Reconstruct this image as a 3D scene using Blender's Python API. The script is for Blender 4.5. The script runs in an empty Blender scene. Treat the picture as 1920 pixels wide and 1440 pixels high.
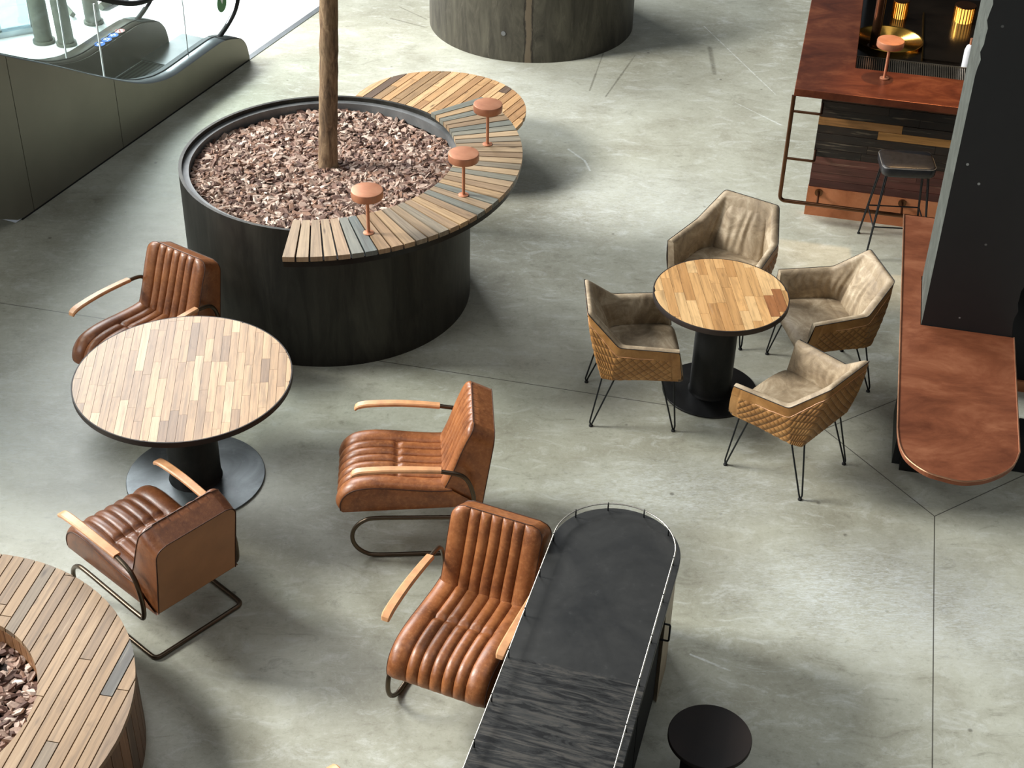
import bpy, bmesh, math, random
from mathutils import Vector, Matrix
random.seed(7)
C = bpy.context.scene.collection
PI = math.pi
def R(d): return math.radians(d)

# ------------------------------------------------------------------ colour / material helpers
def lin(c):
    return tuple(((v/255)/12.92 if v/255 <= .04045 else ((v/255+.055)/1.055)**2.4) for v in c)
def L4(c): return lin(c)+(1.0,)
class NT:
    def __init__(s, name):
        s.m = bpy.data.materials.new(name); s.m.use_nodes = True
        s.t = s.m.node_tree; s.n = s.t.nodes; s.l = s.t.links
        s.b = s.n['Principled BSDF']; s.out = s.n['Material Output']
    def node(s, typ, **kw):
        n = s.n.new(typ)
        for k, v in kw.items():
            if k.startswith('_'): setattr(n, k[1:], v)
            else: n.inputs[k.replace('__', ' ')].default_value = v
        return n
    def link(s, a, b): s.l.new(a, b)
    def math(s, op, a, b=None, c=None, clamp=False):
        n = s.n.new('ShaderNodeMath'); n.operation = op; n.use_clamp = clamp
        for i, v in enumerate((a, b, c)):
            if v is None: continue
            if isinstance(v, (int, float)): n.inputs[i].default_value = v
            else: s.link(v, n.inputs[i])
        return n.outputs[0]
    def mix(s, fac, a, b, blend='MIX'):
        n = s.n.new('ShaderNodeMix'); n.data_type = 'RGBA'; n.blend_type = blend
        for i, v in ((0, fac), (6, a), (7, b)):
            if isinstance(v, (int, float)): n.inputs[i].default_value = v
            elif isinstance(v, tuple): n.inputs[i].default_value = v
            else: s.link(v, n.inputs[i])
        return n.outputs[2]
    def coords(s, scale=(1, 1, 1), rot=(0, 0, 0), src='Object'):
        tc = s.n.new('ShaderNodeTexCoord'); mp = s.n.new('ShaderNodeMapping')
        mp.inputs['Scale'].default_value = scale; mp.inputs['Rotation'].default_value = rot
        s.link(tc.outputs[src], mp.inputs[0]); return mp.outputs[0]
    def noise(s, vec, scale, detail=4, rough=.55, dist=0):
        n = s.n.new('ShaderNodeTexNoise'); n.inputs['Scale'].default_value = scale
        n.inputs['Detail'].default_value = detail; n.inputs['Roughness'].default_value = rough
        n.inputs['Distortion'].default_value = dist
        s.link(vec, n.inputs['Vector']); return n.outputs['Fac']
    def ramp(s, fac, stops):
        n = s.n.new('ShaderNodeValToRGB'); e = n.color_ramp.elements
        while len(e) > 1: e.remove(e[-1])
        e[0].position = stops[0][0]; e[0].color = stops[0][1]
        for p, c in stops[1:]:
            x = e.new(p); x.color = c
        s.link(fac, n.inputs[0]); return n.outputs[0]
    def step(s, fac, a, b):
        n = s.n.new('ShaderNodeMapRange'); n.inputs[1].default_value = a; n.inputs[2].default_value = b
        s.link(fac, n.inputs[0]); return n.outputs[0]
    def bump(s, h, strength=.3, dist=.01):
        n = s.n.new('ShaderNodeBump'); n.inputs['Strength'].default_value = strength; n.inputs['Distance'].default_value = dist
        s.link(h, n.inputs['Height']); s.link(n.outputs[0], s.b.inputs['Normal'])
    def set(s, **kw):
        for k, v in kw.items():
            k = k.replace('_', ' ')
            if isinstance(v, (int, float, tuple)): s.b.inputs[k].default_value = v
            else: s.link(v, s.b.inputs[k])
        return s

def plain(name, col, rough=.5, metal=0.0, var=.12, scale=8, bump=.05):
    t = NT(name); v = t.coords()
    f = t.noise(v, scale, 5)
    a = tuple(x*(1-var*2) for x in lin(col))+(1,); b = tuple(min(1, x*(1+var*2)) for x in lin(col))+(1,)
    t.set(Base_Color=t.mix(t.step(f, .3, .7), a, b), Roughness=rough, Metallic=metal)
    if bump: t.bump(t.noise(v, scale*6, 3), bump)
    return t.m

# floor ------------------------------------------------------------
SCUFFS = (('d', 1.077, 13.367, .767, 12.45, .012), ('d', .779, 13.4, .628, 12.57, .01), ('l', 1.79, 14.11, 2.3, 12.6, .008), ('l', 1.92, 12.4, 2.27, 11.98, .010),
    ('l', .419, 11.42, .552, 11.22, .012), ('l', .552, 11.22, .592, 11.05, .012), ('d', -1.28, 14.1, -.92, 13.9, .012), ('d', -1.22, 14.4, -.93, 14.1, .010), ('l', .98, 5.66, 1.18, 5.55, .006), ('d', 1.8, 13.6, 1.79, 13.0, .03))
def mat_floor():
    t = NT('polished_concrete'); v = t.coords()
    big = t.noise(v, .55, 5, .6, .6); mid = t.noise(v, 2.3, 6, .65, .4)
    st = t.noise(t.coords((1.6, 3.4, 1), (0, 0, R(8))), 2.6, 12, .78, .8)
    fine = t.noise(v, 30, 8, .82, .4)
    base = t.ramp(big, [(.3, L4((150, 149, 132))), (.48, L4((172, 172, 155))), (.62, L4((184, 185, 169))), (.8, L4((194, 195, 182)))])
    base = t.mix(t.math('MULTIPLY', t.step(mid, .46, .72), .5), base, L4((134, 129, 110)))
    base = t.mix(t.math('MULTIPLY', t.step(st, .52, .66), .6), base, L4((205, 208, 200)))
    base = t.mix(t.math('MULTIPLY', t.step(st, .45, .34), .45), base, L4((112, 108, 94)))
    fs = t.math('MULTIPLY', t.step(fine, .52, .72), .42)
    base = t.mix(fs, base, L4((205, 205, 196)))
    base = t.mix(t.math('MULTIPLY', t.step(fine, .46, .3), .42), base, L4((104, 100, 84)))
    # worn pale patches with scratches (shape of their own)
    sep = t.n.new('ShaderNodeSeparateXYZ'); t.link(v, sep.inputs[0]); X, Y = sep.outputs[0], sep.outputs[1]
    def blob(cx, cy, rx, ry):
        a = t.math('POWER', t.math('DIVIDE', t.math('SUBTRACT', X, cx), rx), 2.0)
        b = t.math('POWER', t.math('DIVIDE', t.math('SUBTRACT', Y, cy), ry), 2.0)
        return t.step(t.math('SQRT', t.math('ADD', a, b)), 1.15, .35)
    scr = t.noise(t.coords((5, 22, 1), (0, 0, R(-25))), 3.5, 10, .8, 1.5)
    scr = t.step(scr, .44, .6)
    for cx, cy, rx, ry, s in ((2.0, 6.15, .85, .5, .75), (1.0, 7.0, .8, .35, .55), (2.7, 5.9, .45, .45, .4), (.8, 10.5, 1.1, .7, .4), (-.2, 12.4, 1.3, .9, .35), (-3.1, 7.6, .8, 1.2, .35)):
        base = t.mix(t.math('MULTIPLY', t.math('MULTIPLY', blob(cx, cy, rx, ry), scr), s), base, L4((216, 222, 222)))
    # small dark spots
    vo = t.n.new('ShaderNodeTexVoronoi'); vo.inputs['Scale'].default_value = 3.4; t.link(v, vo.inputs['Vector'])
    sp = t.step(vo.outputs['Distance'], .06, .03)
    sp = t.math('MULTIPLY', sp, t.step(mid, .42, .5))
    base = t.mix(t.math('MULTIPLY', sp, .6), base, L4((70, 64, 54)))
    # scuffs and scratches
    for kind, ax_, ay_, bx_, by_, w_ in SCUFFS:
        dx, dy = bx_-ax_, by_-ay_; L2 = dx*dx+dy*dy
        tt = t.math('DIVIDE', t.math('ADD', t.math('MULTIPLY', t.math('SUBTRACT', X, ax_), dx), t.math('MULTIPLY', t.math('SUBTRACT', Y, ay_), dy)), L2, clamp=True)
        ex = t.math('SUBTRACT', t.math('SUBTRACT', X, ax_), t.math('MULTIPLY', tt, dx)); ey = t.math('SUBTRACT', t.math('SUBTRACT', Y, ay_), t.math('MULTIPLY', tt, dy))
        ds = t.math('SQRT', t.math('ADD', t.math('POWER', ex, 2.0), t.math('POWER', ey, 2.0)))
        ds = t.math('ADD', ds, t.math('MULTIPLY', t.math('SUBTRACT', mid, .5), .03))
        base = t.mix(t.math('MULTIPLY', t.math('MULTIPLY', t.step(ds, w_, w_*.3), t.step(fine, .3, .6)), .75), base, L4((222, 226, 222) if kind == 'l' else (92, 88, 74)))
    # saw-cut joints, rotated with the building
    mp = t.coords((1, 1, 1), (0, 0, R(12.2)))
    s2 = t.n.new('ShaderNodeSeparateXYZ'); t.link(mp, s2.inputs[0]); U, V = s2.outputs[0], s2.outputs[1]
    du = t.math('ABSOLUTE', t.math('SUBTRACT', U, 1.018)); dv = t.math('ABSOLUTE', t.math('SUBTRACT', V, 7.9))
    dia = t.math('SUBTRACT', t.math('ADD', du, dv), .69)
    out = t.math('MULTIPLY', t.math('LESS_THAN', dia, 0), 9.0)
    d1 = t.math('ADD', dv, out); d2 = t.math('ADD', du, out)
    d2 = t.math('ADD', d2, t.math('MULTIPLY', t.math('GREATER_THAN', V, 8.0), 9.0))
    d3 = t.math('DIVIDE', t.math('ABSOLUTE', dia), 1.414)
    d = t.math('MINIMUM', d1, t.math('MINIMUM', d2, d3))
    jn = t.step(d, .0042, .0022)
    base = t.mix(t.math('MULTIPLY', jn, .85), base, L4((48, 45, 38)))
    r = t.math('ADD', t.math('MULTIPLY', t.step(st, .3, .7), .18), .36)
    t.set(Base_Color=base, Roughness=r, Specular_IOR_Level=.5)
    t.bump(fine, .08, .004)
    return t.m

# timber: per-board colour attribute, grain along the board's uv
def mat_wood(name, rough=.42, grain=.55, coat=0.0, knots=True):
    t = NT(name)
    at = t.n.new('ShaderNodeAttribute'); at.attribute_name = 'Col'
    uv = t.coords((2.2, 42, 1), src='UV'); uv2 = t.coords((3.2, 9, 1), src='UV')
    g = t.noise(uv, 1.0, 6, .65, .35); k = t.noise(uv2, 1.0, 5, .6, 1.6)
    col = t.mix(t.math('MULTIPLY', t.step(g, .46, .66), grain*1.3), at.outputs['Color'], t.mix(.6, at.outputs['Color'], L4((42, 26, 14))))
    col = t.mix(t.math('MULTIPLY', t.step(k, .54, .7), grain*.9), col, t.mix(.6, at.outputs['Color'], L4((60, 38, 22))))
    col = t.mix(t.math('MULTIPLY', t.step(g, .42, .25), .25), col, L4((228, 205, 172)))
    if knots:
        vo = t.n.new('ShaderNodeTexVoronoi'); vo.inputs['Scale'].default_value = 1.0
        t.link(t.coords((2.6, 9, 1), src='UV'), vo.inputs['Vector'])
        col = t.mix(t.math('MULTIPLY', t.step(vo.outputs['Distance'], .13, .03), .75), col, L4((48, 30, 18)))
    t.set(Base_Color=col, Roughness=rough, Coat_Weight=coat, Coat_Roughness=.25)
    t.bump(g, .12, .003)
    return t.m

def mat_leather():
    t = NT('aged_brown_leather'); v = t.coords()
    a = t.noise(v, 5, 6, .6, .5); b = t.noise(v, 45, 6, .7)
    vo = t.n.new('ShaderNodeTexVoronoi'); vo.inputs['Scale'].default_value = 95; vo.feature = 'DISTANCE_TO_EDGE'; t.link(v, vo.inputs['Vector'])
    col = t.ramp(a, [(.28, L4((104, 58, 30))), (.5, L4((144, 86, 46))), (.72, L4((174, 110, 62)))])
    col = t.mix(t.math('MULTIPLY', t.step(b, .5, .75), .45), col, L4((204, 140, 86)))
    col = t.mix(t.math('MULTIPLY', t.step(b, .45, .3), .4), col, L4((92, 50, 28)))
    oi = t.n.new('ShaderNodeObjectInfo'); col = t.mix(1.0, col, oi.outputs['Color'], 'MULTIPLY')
    t.set(Base_Color=col, Roughness=t.math('ADD', t.math('MULTIPLY', b, .25), .26), Specular_IOR_Level=.55)
    t.bump(t.math('ADD', t.math('MULTIPLY', vo.outputs['Distance'], .8), t.math('MULTIPLY', b, .6)), .16, .003)
    return t.m

def mat_suede(name, c1, c2, c3, rough=.62, stretch=(1, 1, 1)):
    t = NT(name); v = t.coords(stretch)
    a = t.noise(v, 6, 7, .68, .8); b = t.noise(v, 60, 5, .7)
    col = t.ramp(a, [(.3, L4(c1)), (.5, L4(c2)), (.68, L4(c3))])
    col = t.mix(t.math('MULTIPLY', t.step(b, .5, .8), .3), col, L4(c3))
    t.set(Base_Color=col, Roughness=rough, Specular_IOR_Level=.35)
    t.bump(t.math('ADD', b, t.math('MULTIPLY', a, 1.5)), .15, .004)
    return t.m

def mat_weathered():
    t = NT('stained_raw_steel'); v = t.coords((3, 3, .6)); a = t.noise(v, 2.0, 8, .7, 1.2); v2 = t.coords((4, 4, 1)); b = t.noise(v2, 3, 8, .75, .6)
    col = t.mix(t.step(a, .35, .66), L4((54, 50, 43)), L4((92, 88, 76)))
    col = t.mix(t.math('MULTIPLY', t.step(b, .55, .7), .5), col, L4((120, 114, 100)))
    sep = t.n.new('ShaderNodeSeparateXYZ'); t.link(t.coords(), sep.inputs[0])
    d = t.math('ABSOLUTE', t.math('ADD', t.math('ADD', sep.outputs[0], .03), t.math('MULTIPLY', t.math('SUBTRACT', b, .5), .09)))
    col = t.mix(t.math('MULTIPLY', t.step(d, .038, .02), .8), col, L4((120, 106, 88)))
    col = t.mix(t.math('MULTIPLY', t.step(t.math('ABSOLUTE', t.math('SUBTRACT', d, .036)), .01, .003), .8), col, L4((36, 30, 26)))
    t.set(Base_Color=col, Roughness=.5, Metallic=.3); return t.m

def mat_column():
    t = NT('black_painted_concrete'); v = t.coords(); n = t.noise(v, 3, 6, .7)
    vo = t.n.new('ShaderNodeTexVoronoi'); vo.inputs['Scale'].default_value = 9; t.link(v, vo.inputs['Vector']); w = t.noise(v, 1.7, 3)
    col = t.mix(n, L4((20, 21, 22)), L4((32, 33, 33)))
    col = t.mix(t.math('MULTIPLY', t.step(vo.outputs['Distance'], .085, .05), t.step(w, .5, .56)), col, L4((150, 152, 148)))
    t.set(Base_Color=col, Roughness=.65); t.bump(n, .1, .01); return t.m

def mat_column():
    t = NT('black_painted_concrete'); v = t.coords(); n = t.noise(v, 3, 6, .7)
    vo = t.n.new('ShaderNodeTexVoronoi'); vo.inputs['Scale'].default_value = 9; t.link(v, vo.inputs['Vector']); w = t.noise(v, 1.7, 3)
    col = t.mix(n, L4((20, 21, 22)), L4((32, 33, 33)))
    col = t.mix(t.math('MULTIPLY', t.step(vo.outputs['Distance'], .085, .05), t.step(w, .5, .56)), col, L4((150, 152, 148)))
    t.set(Base_Color=col, Roughness=.65); t.bump(n, .1, .01); return t.m

def mat_quilt():
    t = NT('tan_quilted_leather'); v = t.coords(); a = t.noise(v, 7, 6, .65, .6)
    col = t.ramp(a, [(.3, L4((130, 88, 44))), (.5, L4((158, 112, 60))), (.7, L4((180, 134, 80)))])
    uv = t.n.new('ShaderNodeUVMap'); sp = t.n.new('ShaderNodeSeparateXYZ'); t.link(uv.outputs[0], sp.inputs[0]); s_, d_ = sp.outputs[0], sp.outputs[1]
    g = 2*PI/.052
    A = t.math('ABSOLUTE', t.math('SINE', t.math('MULTIPLY', t.math('ADD', s_, d_), g/2))); B = t.math('ABSOLUTE', t.math('SINE', t.math('MULTIPLY', t.math('SUBTRACT', s_, d_), g/2)))
    h = t.math('MULTIPLY', t.math('POWER', A, .5), t.math('POWER', B, .5))
    m = t.math('GREATER_THAN', d_, .066)
    seam = t.math('MULTIPLY', m, t.step(t.math('MINIMUM', A, B), .16, .05))
    col = t.mix(t.math('MULTIPLY', seam, .75), col, L4((78, 44, 20)))
    t.set(Base_Color=col, Roughness=.5, Specular_IOR_Level=.4)
    t.bump(t.math('ADD', t.math('MULTIPLY', t.math('MULTIPLY', h, m), 1.0), t.math('MULTIPLY', t.noise(v, 60, 4), .05)), .6, .008)
    return t.m

def mat_steel(name, c1, c2, rough=.4, metal=.7, sx=(1, 1, 1)):
    t = NT(name); v = t.coords(sx)
    a = t.noise(v, 2.2, 7, .62, .8); b = t.noise(v, 18, 6, .7)
    col = t.mix(t.step(a, .35, .68), L4(c1), L4(c2))
    col = t.mix(t.math('MULTIPLY', t.step(b, .55, .8), .25), col, tuple(min(1, x*1.9) for x in lin(c2))+(1,))
    t.set(Base_Color=col, Roughness=t.math('ADD', t.math('MULTIPLY', b, .2), rough-.08), Metallic=metal)
    t.bump(b, .05, .003)
    return t.m

def mat_copper(name, c1, c2, c3, rough=.34, metal=.85):
    t = NT(name); v = t.coords((1, 1.7, 1), (0, 0, R(12))); a = t.noise(v, 2.2, 9, .7, .5); b = t.noise(t.coords((1, 4, 1)), 14, 6, .7, .6)
    col = t.ramp(a, [(.3, L4(c1)), (.5, L4(c2)), (.72, L4(c3))])
    col = t.mix(t.math('MULTIPLY', t.step(b, .56, .8), .25), col, L4(c3))
    t.set(Base_Color=col, Roughness=t.math('ADD', t.math('MULTIPLY', a, .25), rough-.1), Metallic=metal)
    return t.m

def mat_console():
    t = NT('waxed_black_steel'); v = t.coords()
    a = t.noise(v, 2.5, 6, .6, .6); b = t.noise(v, 22, 6, .7)
    col = t.mix(t.step(a, .35, .7), L4((40, 41, 41)), L4((62, 62, 60)))
    st = t.noise(t.coords((2.4, 16, 1), (0, 0, R(2))), 1.4, 9, .7, 1.8)
    sep = t.n.new('ShaderNodeSeparateXYZ'); t.link(v, sep.inputs[0])
    m = t.step(t.math('ADD', sep.outputs[1], t.math('MULTIPLY', a, .03)), -.135, -.155)
    col = t.mix(t.math('MULTIPLY', m, t.step(st, .5, .6)), col, L4((80, 77, 72)))
    col = t.mix(t.math('MULTIPLY', m, t.step(st, .47, .42)), col, L4((24, 24, 24)))
    col = t.mix(t.math('MULTIPLY', t.step(b, .6, .8), .2), col, L4((110, 110, 108)))
    t.set(Base_Color=col, Roughness=t.math('ADD', t.math('MULTIPLY', b, .2), .36), Metallic=.35)
    t.bump(b, .05, .003)
    return t.m

def mat_attr(name, rough=.8, scale=30):
    t = NT(name); at = t.n.new('ShaderNodeAttribute'); at.attribute_name = 'Col'
    n = t.noise(t.coords(), scale, 4, .7)
    t.set(Base_Color=t.mix(t.math('MULTIPLY', t.step(n, .55, .3), .55), at.outputs['Color'], t.mix(.75, at.outputs['Color'], L4((40, 24, 16)))), Roughness=rough)
    t.bump(n, .3, .004)
    return t.m

def mat_bark():
    t = NT('tree_bark'); v = t.coords((1, 1, .22)); a = t.noise(v, 26, 7, .7, .7); g = t.noise(t.coords((1, 1, .5)), 5, 5)
    col = t.ramp(a, [(.32, L4((62, 48, 34))), (.5, L4((124, 100, 74))), (.68, L4((164, 140, 108)))])
    col = t.mix(t.math('MULTIPLY', t.step(g, .5, .7), .5), col, L4((92, 84, 58)))
    t.set(Base_Color=col, Roughness=.85); t.bump(a, .6, .012)
    return t.m

def mat_glass(name, tint=(.92, .97, .96), gl=.12):
    t = NT(name); t.n.remove(t.b)
    tr = t.n.new('ShaderNodeBsdfTransparent'); tr.inputs[0].default_value = tint+(1,)
    g = t.n.new('ShaderNodeBsdfGlossy'); g.inputs['Roughness'].default_value = .03
    fr = t.n.new('ShaderNodeLayerWeight'); fr.inputs[0].default_value = .5
    mx = t.n.new('ShaderNodeMixShader'); t.link(t.math('ADD', t.math('MULTIPLY', t.math('POWER', fr.outputs['Facing'], 4.0), .5), gl*.2), mx.inputs[0])
    t.link(tr.outputs[0], mx.inputs[1]); t.link(g.outputs[0], mx.inputs[2]); t.link(mx.outputs[0], t.out.inputs[0])
    return t.m

def mat_paving():
    t = NT('white_stone_paving'); v = t.coords((1, 1, 1), (0, 0, R(-22.6)))
    br = t.n.new('ShaderNodeTexBrick'); br.inputs['Scale'].default_value = 1.0; br.offset = 0.0
    br.inputs['Brick Width'].default_value = 2.4; br.inputs['Row Height'].default_value = .75; br.inputs['Mortar Size'].default_value = .003
    br.inputs['Color1'].default_value = L4((226, 228, 230)); br.inputs['Color2'].default_value = L4((232, 233, 234)); br.inputs['Mortar'].default_value = L4((120, 118, 112))
    t.link(v, br.inputs['Vector'])
    n = t.noise(t.coords(), 3, 6, .7)
    t.set(Base_Color=t.mix(t.math('MULTIPLY', t.step(n, .58, .7), .3), br.outputs['Color'], L4((196, 198, 198))), Roughness=.55)
    return t.m

def mat_steps():
    t = NT('ribbed_escalator_step'); v = t.coords()
    sep = t.n.new('ShaderNodeSeparateXYZ'); t.link(v, sep.inputs[0])
    f = t.math('FRACT', t.math('MULTIPLY', sep.outputs[0], 24.0))
    m = t.math('GREATER_THAN', f, .5)
    t.set(Base_Color=t.mix(m, L4((28, 30, 30)), L4((86, 90, 88))), Roughness=.45, Metallic=.4)
    return t.m

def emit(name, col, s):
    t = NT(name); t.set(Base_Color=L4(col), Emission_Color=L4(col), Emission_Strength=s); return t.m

M = dict(
    floor=mat_floor(), paving=mat_paving(),
    table_wood=mat_wood('mixed_table_timber', .46, .5, .10), slat_wood=mat_wood('weathered_slat_timber', .5, .5),
    bar_wood=mat_wood('salvaged_bar_boards', .5, .6, knots=False), arm_wood=plain('pale_oak', (210, 154, 108), .38, 0, .1, 14),
    arm_grey=plain('tip_oak', (206, 150, 96), .4, 0, .1, 14),
    leather=mat_leather(), piping=plain('dark_piping', (74, 44, 28), .5, 0, .05), back_panel=plain('beige_leather_panel', (158, 112, 74), .55, 0, .06, 6),
    taupe=mat_suede('worn_taupe_suede', (116, 100, 80), (156, 138, 112), (196, 180, 154)),
    tan=mat_quilt(),
    tube=plain('bronze_tube', (92, 80, 66), .32, .85, .08), black_rod=plain('black_wire_rod', (34, 36, 38), .4, .6, .05),
    rubber=plain('black_rubber', (24, 24, 24), .8), dark_steel=mat_steel('blackened_steel', (24, 24, 24), (46, 46, 45), .42, .6),
    planter_steel=mat_steel('raw_dark_steel_sheet', (38, 37, 34), (66, 64, 58), .45, .6, (3, 3, .5)),
    weathered=mat_weathered(),
    base_steel=mat_steel('mill_scale_steel', (84, 88, 90), (126, 132, 134), .4, .8),
    rim_steel=mat_steel('grey_steel_lip', (92, 94, 94), (128, 130, 130), .55, .3),
    copper=mat_copper('brushed_copper', (166, 108, 80), (192, 132, 100), (212, 158, 126), .42, .5),
    old_copper=mat_copper('patinated_copper_sheet', (108, 60, 40), (144, 84, 56), (178, 116, 82), .42, .4),
    bar_copper=mat_copper('warm_copper_sheet', (74, 36, 24), (108, 56, 36), (146, 86, 56), .36, .5),
    kick_copper=mat_copper('copper_kick_plate', (156, 92, 58), (188, 118, 78), (208, 142, 102), .45, .4),
    copper_edge=plain('bright_copper_edge', (216, 160, 124), .35, .9),
    bark=mat_bark(), chips=mat_attr('bark_chip'), soil=plain('dark_soil', (44, 32, 24), .95, 0, .2, 20, .3),
    console=mat_console(), beige=plain('beige_panel', (172, 152, 124), .5, 0, .1, 10), rail=plain('polished_rail_wire', (226, 220, 206), .22, .8),
    black=plain('black_lacquer', (11, 11, 11), .92, 0, .1, 8, 0), col_black=mat_column(),
    col_grey=mat_suede('grey_column_side', (54, 57, 52), (68, 72, 66), (84, 88, 82), .8),
    clad=plain('warm_grey_cladding', (124, 121, 108), .4, .35, .04, 2, 0), alu=plain('satin_aluminium', (170, 176, 178), .32, .9, .05),
    dark_gap=plain('dark_gap', (16, 16, 15), .8), steps=mat_steps(), esc_dark=plain('dark_newel_cap', (62, 64, 62), .4, .3),
    skirt=plain('escalator_skirt', (74, 68, 60), .4, .4, .05), glass=mat_glass('clear_balustrade_glass'), blueglass=mat_glass('blue_tinted_glass', (.58, .66, .70), .6),
    green=plain('green_sticker', (44, 116, 56), .5, 0, .02, 8, 0), white=plain('white_vinyl', (236, 238, 238), .5, 0, .01, 8, 0),
    blue=plain('blue_sticker', (18, 96, 190), .5, 0, .02, 8, 0), red=plain('red_sticker_line', (170, 60, 56), .5, 0, .02, 8, 0),
    grey_post=plain('grey_green_steel_post', (86, 88, 78), .6, .1, .16, 7), stool_leather=plain('black_stool_leather', (40, 40, 42), .36, 0, .1, 30, .1),
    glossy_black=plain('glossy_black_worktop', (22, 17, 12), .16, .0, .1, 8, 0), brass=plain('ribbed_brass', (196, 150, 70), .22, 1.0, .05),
    grate=plain('steel_grate', (150, 140, 124), .35, .9), bronze=plain('bronze_post', (104, 72, 50), .28, .9), reflection_glow=emit('warm_reflection_glow', (255, 196, 96), 1.4),  # the warm emitter copies the glow of reflected pendant lamps
    bottle=plain('white_plastic', (226, 228, 230), .4, 0, .02, 8, 0), round_dark=plain('dark_stained_top', (34, 23, 16), .6, 0, .25, 3),
)

# ------------------------------------------------------------------ object helpers
def obj(name, verts, faces, mat, parent=None, smooth=False, cols=None, uvs=None, mats=None, fm=None):
    me = bpy.data.meshes.new(name); me.from_pydata([tuple(v) for v in verts], [], [tuple(f) for f in faces])
    for m in (mats or [mat]): me.materials.append(m)
    if fm:
        for p, i in zip(me.polygons, fm): p.material_index = i
    if cols:
        a = me.color_attributes.new('Col', 'FLOAT_COLOR', 'CORNER'); i = 0
        for p, c in zip(me.polygons, cols):
            for li in p.loop_indices: a.data[li].color = c
    if uvs:
        u = me.uv_layers.new(name='UVMap')
        for p, q in zip(me.polygons, uvs):
            for li, w in zip(p.loop_indices, q): u.data[li].uv = w
    if smooth:
        for p in me.polygons: p.use_smooth = True
    me.update()
    o = bpy.data.objects.new(name, me); C.objects.link(o)
    if parent: o.parent = parent
    return o
def fixn(o, sharp=40):
    bm = bmesh.new(); bm.from_mesh(o.data); bmesh.ops.recalc_face_normals(bm, faces=bm.faces)
    if sharp:
        for e in bm.edges:
            if len(e.link_faces) == 2 and e.calc_face_angle(0) > R(sharp): e.smooth = False
    bm.to_mesh(o.data); bm.free(); return o
class MB:
    def __init__(s): s.v = []; s.f = []; s.c = []; s.u = []
    def add(s, v, f, c=None, u=None):
        n = len(s.v); s.v += [tuple(x) for x in v]; s.f += [tuple(i+n for i in q) for q in f]
        if c is not None: s.c += [c]*len(f)
        if u is not None: s.u += u
    def box(s, x0, x1, y0, y1, z0, z1, c=None, M=None, uvl=None):
        v = [Vector(p) for p in ((x0,y0,z0),(x1,y0,z0),(x1,y1,z0),(x0,y1,z0),(x0,y0,z1),(x1,y0,z1),(x1,y1,z1),(x0,y1,z1))]
        if M: v = [M @ p for p in v]
        f = [(0,3,2,1),(4,5,6,7),(0,1,5,4),(1,2,6,5),(2,3,7,6),(3,0,4,7)]
        u = None
        if uvl is not None:
            a, b = uvl; lx, ly = x1-x0, z1-z0
            u = [[(a, b), (a, b+.1), (a+lx, b+.1), (a+lx, b)], [(a, b), (a+lx, b), (a+lx, b+.05), (a, b+.05)], [(a, b), (a+lx, b), (a+lx, b+ly), (a, b+ly)], [(a, b), (a+.1, b), (a+.1, b+ly), (a, b+ly)], [(a, b), (a+lx, b), (a+lx, b+ly), (a, b+ly)], [(a, b), (a+.1, b), (a+.1, b+ly), (a, b+ly)]]
        s.add(v, f, c, u)
    def build(s, name, mat, parent=None, smooth=False):
        o = obj(name, s.v, s.f, mat, parent, smooth, s.c or None, s.u or None); 
        if smooth: fixn(o)
        return o
def empty(name, loc=(0, 0, 0), rz=0):
    o = bpy.data.objects.new(name, None); C.objects.link(o); o.location = loc; o.rotation_euler = (0, 0, rz); o.empty_display_size = .1; return o
def tag(o, label=None, cat=None, group=None, kind=None):
    if label: o['label'] = label
    if cat: o['category'] = cat
    if group: o['group'] = group
    if kind: o['kind'] = kind
    return o
def lathe(name, prof, mat, parent=None, seg=48, loc=(0, 0, 0), sharp=35):
    v = []; f = []
    n = len(prof)
    for i in range(seg):
        a = 2*PI*i/seg
        for r, z in prof: v.append((loc[0]+r*math.cos(a), loc[1]+r*math.sin(a), loc[2]+z))
    for i in range(seg):
        j = (i+1) % seg
        for k in range(n-1): f.append((i*n+k, j*n+k, j*n+k+1, i*n+k+1))
    if prof[0][0] > 1e-6: f.append(tuple(i*n for i in range(seg))[::-1])
    if prof[-1][0] > 1e-6: f.append(tuple(i*n+n-1 for i in range(seg)))
    o = obj(name, v, f, mat, parent, True); bm = bmesh.new(); bm.from_mesh(o.data)
    bmesh.ops.remove_doubles(bm, verts=bm.verts, dist=1e-6); bm.to_mesh(o.data); bm.free()
    return fixn(o, sharp)
def lathe_open(name, prof, mat, parent=None, seg=96, sharp=35):   # closed profile ring (annular solids)
    v = []; f = []; n = len(prof)
    for i in range(seg):
        a = 2*PI*i/seg
        for r, z in prof: v.append((r*math.cos(a), r*math.sin(a), z))
    for i in range(seg):
        j = (i+1) % seg
        for k in range(n): f.append((i*n+k, j*n+k, j*n+(k+1) % n, i*n+(k+1) % n))
    return fixn(obj(name, v, f, mat, parent, True), sharp)
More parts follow.
